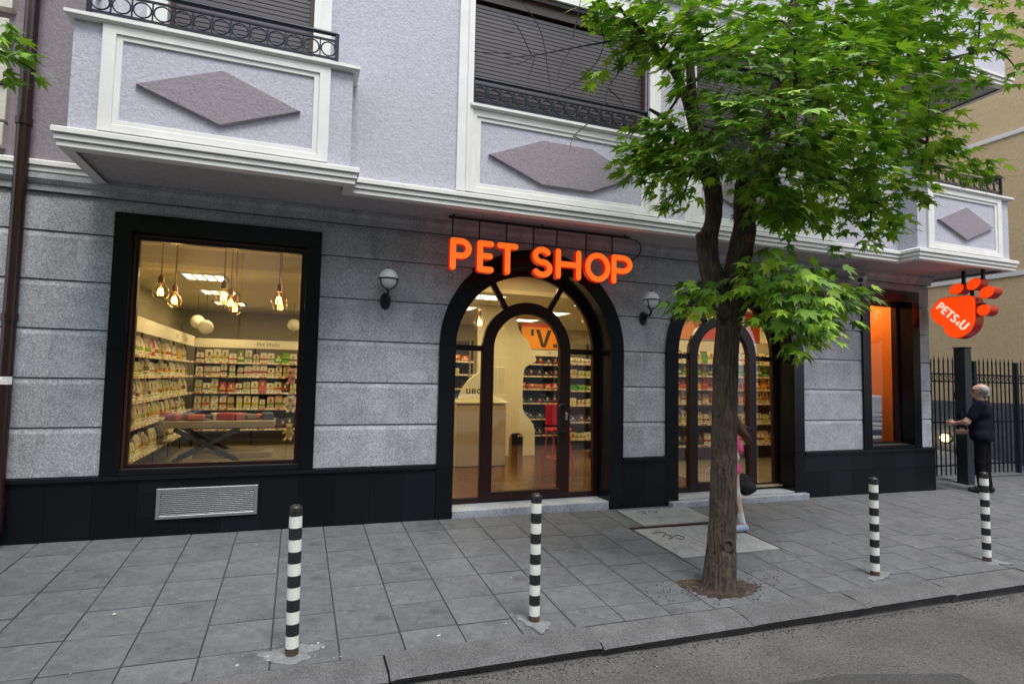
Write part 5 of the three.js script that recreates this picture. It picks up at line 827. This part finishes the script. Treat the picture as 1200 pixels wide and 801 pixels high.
  const e = rack('shelving_unit', 'dark shelf of jars and boxes below the orange poster behind the door', [5.5, FY, -5.6], 0, 1.5, L3, 0.4, [2.06, 2.22, head([['Grill', 512, '#3a332a']])], charcoal);
  stock(e, 1.5, L3, 0.4, boxG, [darkP, darkP, darkP, [...darkP, ...rosy], darkP, darkP], 'box on the shelf below the orange poster', 'boxes below the orange poster', 'product_box', 0.2, 1.1);
  const f = rack('shelving_unit', 'shelf of pale hanging accessories behind the right side pane of the door', [6.05, FY, -4.6], 0, 1.0, L3, 0.4, null);
  stock(f, 1.0, L3, 0.4, boxG, [pale, darkP, [...pale, ...rosy], green, pale, pale], 'box behind the side pane', 'boxes behind the side pane', 'product_box', 0.19, 1.05);
  const e3 = rack('shelving_unit', 'dark shelf with small goods behind the counter inside the door', [2.9, FY, -5.2], 0, 1.3, L3, 0.4, null, charcoal);
  stock(e3, 1.3, L3, 0.4, boxG, [darkP, darkP, [...darkP, ...green], darkP, [...pale, ...darkP], rosy], 'box on the dark shelf behind the counter', 'boxes behind the counter', 'product_box', 0.2, 1.1, 0.85);
  const op = thing('poster', 'orange red poster above the shelf behind the second arch', 'poster', [7.6, 2.72, -2.62]); mesh('print', box(-1.3, 1.3, -0.26, 0.3, -0.012, 0), std(0xffffff, 0.5, { map: canvasTex(256, 64, (c) => { c.fillStyle = '#c8502a'; c.fillRect(0, 0, 256, 64); c.fillStyle = '#e08a34'; c.beginPath(); c.arc(70, 50, 30, 0, 7); c.fill(); c.fillStyle = '#d8a878'; c.beginPath(); c.arc(180, 40, 26, 0, 7); c.fill(); }) }), op); mesh('frame_rail', merge([bar([-1.31, 0.305, 0], [1.31, 0.305, 0], 0.01), bar([-1.31, -0.265, 0], [1.31, -0.265, 0], 0.01)]), M.steel, op);
  // orange poster with a big V
  const vm = std(0xffffff, 0.5, { map: canvasTex(256, 160, (c, W, H) => { c.fillStyle = '#f2921c'; c.fillRect(0, 0, W, H); c.fillStyle = '#d6402a'; c.fillRect(0, 0, W, 26); c.fillStyle = '#3a2c1c'; c.font = 'bold 150px sans-serif'; c.textAlign = 'center'; c.fillText("'V.", 128, 148); }) });
  const po = thing('poster', 'orange poster with a large dark letter V above the dark shelf', 'poster', [5.35, 2.58, -5.58]); mesh('print', box(-0.56, 0.56, -0.27, 0.33, -0.012, 0), [charcoal, charcoal, charcoal, charcoal, vm, charcoal].slice(4, 5)[0], po); mesh('frame_rail', merge([bar([-0.57, 0.335, 0], [0.57, 0.335, 0], 0.01), bar([-0.57, -0.275, 0], [0.57, -0.275, 0], 0.01)]), M.steel, po);
  // cream partition cut to an animal outline
  const pp = [[-0.95, 0], [-0.27, 0], [-0.265, 0.36], [-0.22, 0.44], [-0.06, 0.45], [0.02, 0.41], [0.05, 0.33], [0.05, 0], [0.29, 0], [0.285, 0.48], [0.25, 0.62], [0.12, 0.77], [0.03, 0.88], [0.01, 1.0], [0.005, 1.31], [0.02, 1.66], [0.06, 1.76], [0.17, 1.83], [0.27, 1.87], [0.30, 1.92], [0.26, 2.0], [0.19, 2.09], [0.15, 2.22], [0.09, 2.31], [-0.04, 2.42], [-0.10, 2.53], [-0.15, 2.7], [-0.18, 2.955], [-0.95, 2.955]];
  const pt = thing('display_partition', 'cream partition cut in a flowing animal outline with a red paw print', 'partition', [4.25, FY, -4.1]); const pS = poly(pp); mesh('panel', ext(pS, -0.06, 0, 0.004), creamM, pt);
  const red = std(rgb(0.62, 0.02, 0.03), 0.6), e2 = (u, v, q, h) => { const s2 = new THREE.Shape(); s2.absellipse(u, v, q, h, 0, 6.3); return ext(s2, 0.001, 0.006); };
  mesh('paw_print', merge([e2(-0.3, 2.27, 0.07, 0.055), e2(-0.39, 2.33, 0.025, 0.032), e2(-0.33, 2.37, 0.025, 0.032), e2(-0.26, 2.37, 0.025, 0.032), e2(-0.2, 2.33, 0.025, 0.032)]).translate(-0.17, -0.18, 0), red, pt); mesh('leaf_mark', merge([e2(-0.11, 2.12, 0.02, 0.04), e2(-0.12, 2.04, 0.018, 0.05)]), red, pt);
  // counter with curved back panel
  const ct = thing('counter', 'tan reception counter with a curved cream back panel just inside the door', 'counter', [3.15, FY, -3.2]); mesh('desk', wuv(rbox(0.9, 1.08, 0.5, 0.02).translate(-0.1, 0.54, 0)), std(rgb(0.56, 0.45, 0.29), 0.5), ct); mesh('desk_top', rbox(0.95, 0.04, 0.55, 0.01).translate(-0.1, 1.10, 0), creamM, ct);
  mesh('curved_panel', ext(poly([[-0.52, 1.121], [0.34, 1.121], [0.34, 1.74], [0.12, 1.73], [-0.05, 1.68], [-0.2, 1.6], [-0.33, 1.49], [-0.43, 1.36], [-0.5, 1.2]]), 0.1, 0.15, 0.004), creamM, ct);
  const cw = std(0xffffff, 0.6, { map: canvasTex(256, 64, (c, W, H) => { c.fillStyle = '#efe2b4'; c.fillRect(0, 0, W, H); c.fillStyle = '#2c2823'; c.font = 'bold 74px sans-serif'; c.fillText('uвоm', 20, 54); }) }); mesh('lettering', new THREE.PlaneGeometry(0.56, 0.14).translate(-0.15, 1.30, 0.1545), cw, ct);
  // red stool
  const st = thing('stool', 'red high stool with slim legs standing on the wooden shop floor', 'stool', [4.02, FY, -1.9]); const rm = phy(rgb(0.6, 0.02, 0.05), 0.3); mesh('seat', rbox(0.34, 0.05, 0.34, 0.02).translate(0, 0.72, 0), rm, st); mesh('backrest', rbox(0.32, 0.34, 0.03, 0.012).translate(0, 0.95, -0.16), rm, st);
  for (const [u, v] of [[1, 1], [1, -1], [-1, 1], [-1, -1]]) mesh('leg', bar([u * 0.19, 0, v * 0.19], [u * 0.13, 0.71, v * 0.13], 0.012, 0.014), rm, st); mesh('footrest', new THREE.TorusGeometry(0.17, 0.009, 6, 24).rotateX(Math.PI / 2).translate(0, 0.27, 0), rm, st);
  const dp = thing('basket_stand', 'dark low stand with pale packs behind the right door pane', 'stand', [4.85, FY, -1.75]); mesh('tray', rbox(0.5, 0.14, 0.4, 0.02).translate(0, 0.3, 0), charcoal, dp); for (const s2 of [-1, 1]) mesh('leg', rbox(0.05, 0.24, 0.34, 0.01).translate(s2 * 0.2, 0.12, 0), charcoal, dp); for (let i = 0; i < 5; i++) { const o = mesh('product_box', boxG, pick([...pale, ...darkP]), scene, [4.68 + i * 0.085, FY + 0.37, -1.75 + (i % 2) * 0.12]); o.rotation.y = i; o.scale.setScalar(0.6); tag(o, 'small pack lying on the dark low stand behind the door', 'product', 'packs on the low stand'); }
  // folding display table in the window room
  const tb = thing('display_table', 'grey topped folding display table with crossed legs inside the window', 'table', [-1.25, FY, -4.3]); const tg = std(rgb(0.33, 0.29, 0.24), 0.5), lg = std(rgb(0.05, 0.07, 0.10), 0.5); mesh('table_top', rbox(1.85, 0.11, 0.7, 0.01).translate(0, 0.68, 0), tg, tb); mesh('lower_shelf', rbox(1.2, 0.1, 0.5, 0.01).translate(0.3, 0.16, 0), tg, tb);
  for (const z of [-0.28, 0.28]) for (const s2 of [-1, 1]) mesh('cross_leg', box(-0.55, 0.55, -0.035, 0.035, -0.015, 0.015).rotateZ(s2 * 0.5).translate(-0.1, 0.34, z + s2 * 0.018), lg, tb);
  const cu = [[0.36, 0.05, 0.05], [0.40, 0.15, 0.16], [0.2, 0.19, 0.22], [0.5, 0.14, 0.08], [0.08, 0.10, 0.16], [0.6, 0.55, 0.4]].map((c) => std(rgb(...c), 0.95)); for (let i = 0; i < 11; i++) { const o = mesh('pet_cushion', rbox(rr(0.14, 0.3), rr(0.06, 0.13), rr(0.2, 0.34), 0.028, 2), cu[i % 6], scene, [-2.0 + i * 0.155, FY + 0.79, -4.3 + rr(-0.15, 0.15)], [0, rr(-0.6, 0.6), 0]); tag(o, ['red', 'pink', 'grey', 'rust', 'navy', 'cream'][i % 6] + ' pet cushion lying on the folding display table', 'cushion', 'cushions on the display table'); }
  const pl2 = thing('plush_stand', 'slim stand of pale plush toys at the right side of the shop window', 'stand', [0.02, FY, -3.3]); mesh('pole', bar([0, 0, 0], [0, 1.75, 0], 0.018), M.iron, pl2); mesh('foot', new THREE.CylinderGeometry(0.2, 0.22, 0.03, 20).translate(0, 0.015, 0), M.iron, pl2);
  const plm = [std(rgb(0.5, 0.42, 0.2), 0.95), std(rgb(0.5, 0.24, 0.26), 0.95), std(rgb(0.55, 0.52, 0.44), 0.95)]; for (let i = 0; i < 6; i++) { const o = mesh('plush_toy', flesh([[[0, 0, 0], [0, 0.1, 0], 0.07, 0.06], [[0, 0.18, 0], [0, 0.19, 0.01], 0.06, 0.06], [[-0.05, 0.24, 0], [-0.055, 0.25, 0], 0.022, 0.02], [[0.05, 0.24, 0], [0.055, 0.25, 0], 0.022, 0.02], [[-0.05, 0.1, 0.03], [-0.1, 0.06, 0.06], 0.028, 0.024], [[0.05, 0.1, 0.03], [0.1, 0.06, 0.06], 0.028, 0.024], [[-0.04, -0.04, 0.03], [-0.06, -0.07, 0.1], 0.03, 0.03], [[0.04, -0.04, 0.03], [0.06, -0.07, 0.1], 0.03, 0.03]], 0.03, 0.015), plm[i % 3], scene, [0.02 + (i % 2 ? 0.1 : -0.1), FY + 0.55 + i * 0.22, -3.22]); o.rotation.y = rr(-0.4, 0.4); o.scale.setScalar(0.75); tag(o, ['mustard', 'rose', 'ivory'][i % 3] + ' plush toy hanging on the slim stand in the shop window', 'plush toy', 'plush toys on the stand'); }
  // round paper lampshades near the back
  for (const [x, y, z] of [[-1.75, 2.55, -5.2], [-1.5, 2.4, -4.4], [-0.1, 2.6, -5.6]]) { const o = thing('paper_lantern', 'round white paper lantern hanging above the pet food shelves', 'lantern', [x, y, z], 0, 'paper lanterns'); const pr = []; for (let i = 0; i <= 24; i++) { const q = i / 24 * Math.PI, r2 = 0.12 * Math.sin(q) * (1 + 0.02 * Math.cos(i * Math.PI)); pr.push(new THREE.Vector2(Math.max(0.004, r2), -0.12 * Math.cos(q))); } mesh('shade', new THREE.LatheGeometry(pr, 22), std(rgb(0.8, 0.75, 0.6), 0.9), o); mesh('cord', bar([0, 0.12, 0], [0, 3.05 - y, 0], 0.004), M.iron, o); }
  // corner window display: orange backdrop and a stack of folded goods
  const org = std(rgb(0.78, 0.20, 0.012), 0.7); struct('display_backdrop', box(8.3, 9.72, 0.5, 3.35, -0.95, -0.90), org); struct('display_side_panel', box(9.62, 9.69, 0.5, 3.35, -0.899, -0.345), org); struct('display_floor', box(8.3, 9.7, 0.5, 0.62, -0.90, -0.345), org); struct('display_side_wall', box(8.2, 8.3, 0.1, 3.35, -0.95, -0.345), warmWall);
  const cols = [[0.035, 0.05, 0.1], [0.5, 0.52, 0.56], [0.04, 0.06, 0.13], [0.42, 0.46, 0.52], [0.55, 0.57, 0.6], [0.3, 0.34, 0.4], [0.6, 0.62, 0.66], [0.62, 0.65, 0.72]]; let y = 0.622;
  cols.forEach((c, i) => { const h = i === 7 ? 0.3 : 0.075; const o = mesh('folded_bedding', rbox(0.5, h, 0.4, 0.03, 3), std(rgb(...c), 0.9), scene, [9.22, y + h / 2, -0.62], [0, rr(-0.08, 0.08), 0]); tag(o, ['dark navy folded pad at the bottom of the stack in the corner window', 'pale grey folded pad second from the bottom of the corner window stack', 'dark navy folded pad third from the bottom of the corner window stack', 'blue grey folded pad in the lower middle of the corner window stack', 'pale folded pad in the middle of the corner window stack', 'mid grey folded pad above the middle of the corner window stack', 'light grey folded pad just under the white bundle in the corner window', 'thick white bundle on top of the stack in the corner window'][i], 'bedding', 'folded goods in the corner window'); y += h + 0.001; });
  areaLight(rgb(1, 0.8, 0.5), 18 / EXPO, 0.9, 0.3, [9.0, 3.3, -0.62], [9.0, 0, -0.62]); const w = thing('display_light', 'slim lamp strip at the top of the orange corner window', 'lamp', [9.0, 3.33, -0.62]); mesh('diffuser', rbox(0.9, 0.02, 0.3, 0.005), diff, w);
}

// ---------------------------------------------------------------- across the street (seen only in the glass)
{
  const fac = [std(rgb(0.42, 0.38, 0.32), 0.9, { map: plastTex }), std(rgb(0.36, 0.36, 0.38), 0.9, { map: plastTex })], wg = phy(rgb(0.03, 0.035, 0.04), 0.08);
  for (const [x0, x1, h, k, label] of [[-22, -2, 12, 0, 'tan apartment block across the street reflected in the shop window'], [-1.9, 19, 10.5, 1, 'grey apartment block across the street reflected in the arched doors']]) {
    const t = thing('apartment_block', label, 'building', [(x0 + x1) / 2, -0.1, 15]); const w = x1 - x0, s = poly(rectPts(-w / 2, w / 2, 0, h)), wins = [];
    for (let x = -w / 2 + 1.2; x < w / 2 - 1.6; x += 2.6) for (let y = 1; y < h - 2; y += 3) { wins.push([x, y]); s.holes.push(hole(rectPts(x, x + 1.3, y, y + 1.6))); }
    mesh('wall', wuv(ext(s, 0, 0.4), 1.2), fac[k], t); mesh('core', box(-w / 2, w / 2, 0, h, 0.6, 6), fac[k], t);
    const fg = ext(Object.assign(poly(rectPts(0, 1.3, 0, 1.6)), { holes: [hole(rectPts(0.07, 0.62, 0.07, 1.53)), hole(rectPts(0.68, 1.23, 0.07, 1.53))] }), 0.12, 0.2), pg = box(0.05, 1.25, 0.05, 1.55, 0.15, 0.16);
    for (const [x, y] of wins) { const o = mesh('window_frame', fg, M.white, t, [x, y, 0]); mesh('pane', pg, wg, o); }
    mesh('roof_edge', box(-w / 2, w / 2, h, h + 0.3, -0.3, 6), M.white, t);
  }
  const car = (x, z, paint, label) => {
    const t = thing('parked_car', label, 'car', [x, roadY(x, z), z], 0), pm = phy(paint, 0.25, { clearcoat: 1, clearcoatRoughness: 0.05 }), gm = phy(rgb(0.02, 0.024, 0.028), 0.05);
    const side = new THREE.Shape(); side.moveTo(-2.05, 0.35); side.lineTo(-2.1, 0.62); side.quadraticCurveTo(-2.05, 0.78, -1.75, 0.82); side.lineTo(-1.0, 0.92); side.quadraticCurveTo(-0.4, 1.40, 0.2, 1.45); side.quadraticCurveTo(1.1, 1.46, 1.75, 1.0); side.quadraticCurveTo(2.08, 0.95, 2.08, 0.7); side.lineTo(2.05, 0.35); side.absarc(1.3, 0.33, 0.36, 0, Math.PI, false); side.lineTo(-0.94, 0.30); side.absarc(-1.3, 0.33, 0.36, 0, Math.PI, false);
    const body = mesh('body', ext(side, -0.84, 0.84, 0.06, 10), pm, t);
    const gl = poly([[-0.85, 0.95], [-0.32, 1.30], [0.2, 1.385], [0.9, 1.33], [1.45, 1.0]]); for (const s of [-1, 1]) mesh('side_window', ext(gl, s > 0 ? 0.838 : -0.852, s > 0 ? 0.852 : -0.838), gm, t);
    mesh('windscreen', box(-0.42, 0.42, -0.006, 0.006, -0.72, 0.72).rotateZ(0.72).translate(-0.72, 1.19, 0), gm, t);
    for (const sx of [-1.3, 1.3]) for (const s of [-1, 1]) { const wl = mesh('wheel', new THREE.TorusGeometry(0.23, 0.085, 10, 24).translate(sx, 0.315, s * 0.8), M.blackPaint, t); mesh('rim', new THREE.CylinderGeometry(0.19, 0.19, 0.12, 20).rotateX(Math.PI / 2).translate(sx, 0.315, s * 0.82), M.steel, wl); }
    for (const s of [-1, 1]) { mesh('headlight', rbox(0.08, 0.12, 0.3, 0.03).translate(-2.07, 0.68, s * 0.6), phy(rgb(0.8, 0.8, 0.8), 0.1), t); mesh('tail_light', rbox(0.06, 0.14, 0.26, 0.02).translate(2.07, 0.78, s * 0.6), phy(rgb(0.4, 0.01, 0.01), 0.2), t); mesh('mirror', rbox(0.1, 0.12, 0.2, 0.03).translate(-0.62, 1.0, s * 0.95), pm, t); }
  };
  car(-1.2, 9.7, rgb(0.32, 0.34, 0.37), 'grey parked car across the road reflected in the shop window'); car(4.6, 9.7, rgb(0.72, 0.73, 0.74), 'white parked car across the road reflected in the arched door'); car(10.6, 9.7, rgb(0.6, 0.61, 0.63), 'pale silver parked car across the road reflected in the second arch');
}
scene.updateMatrixWorld(true);
renderer.render(scene, camera);
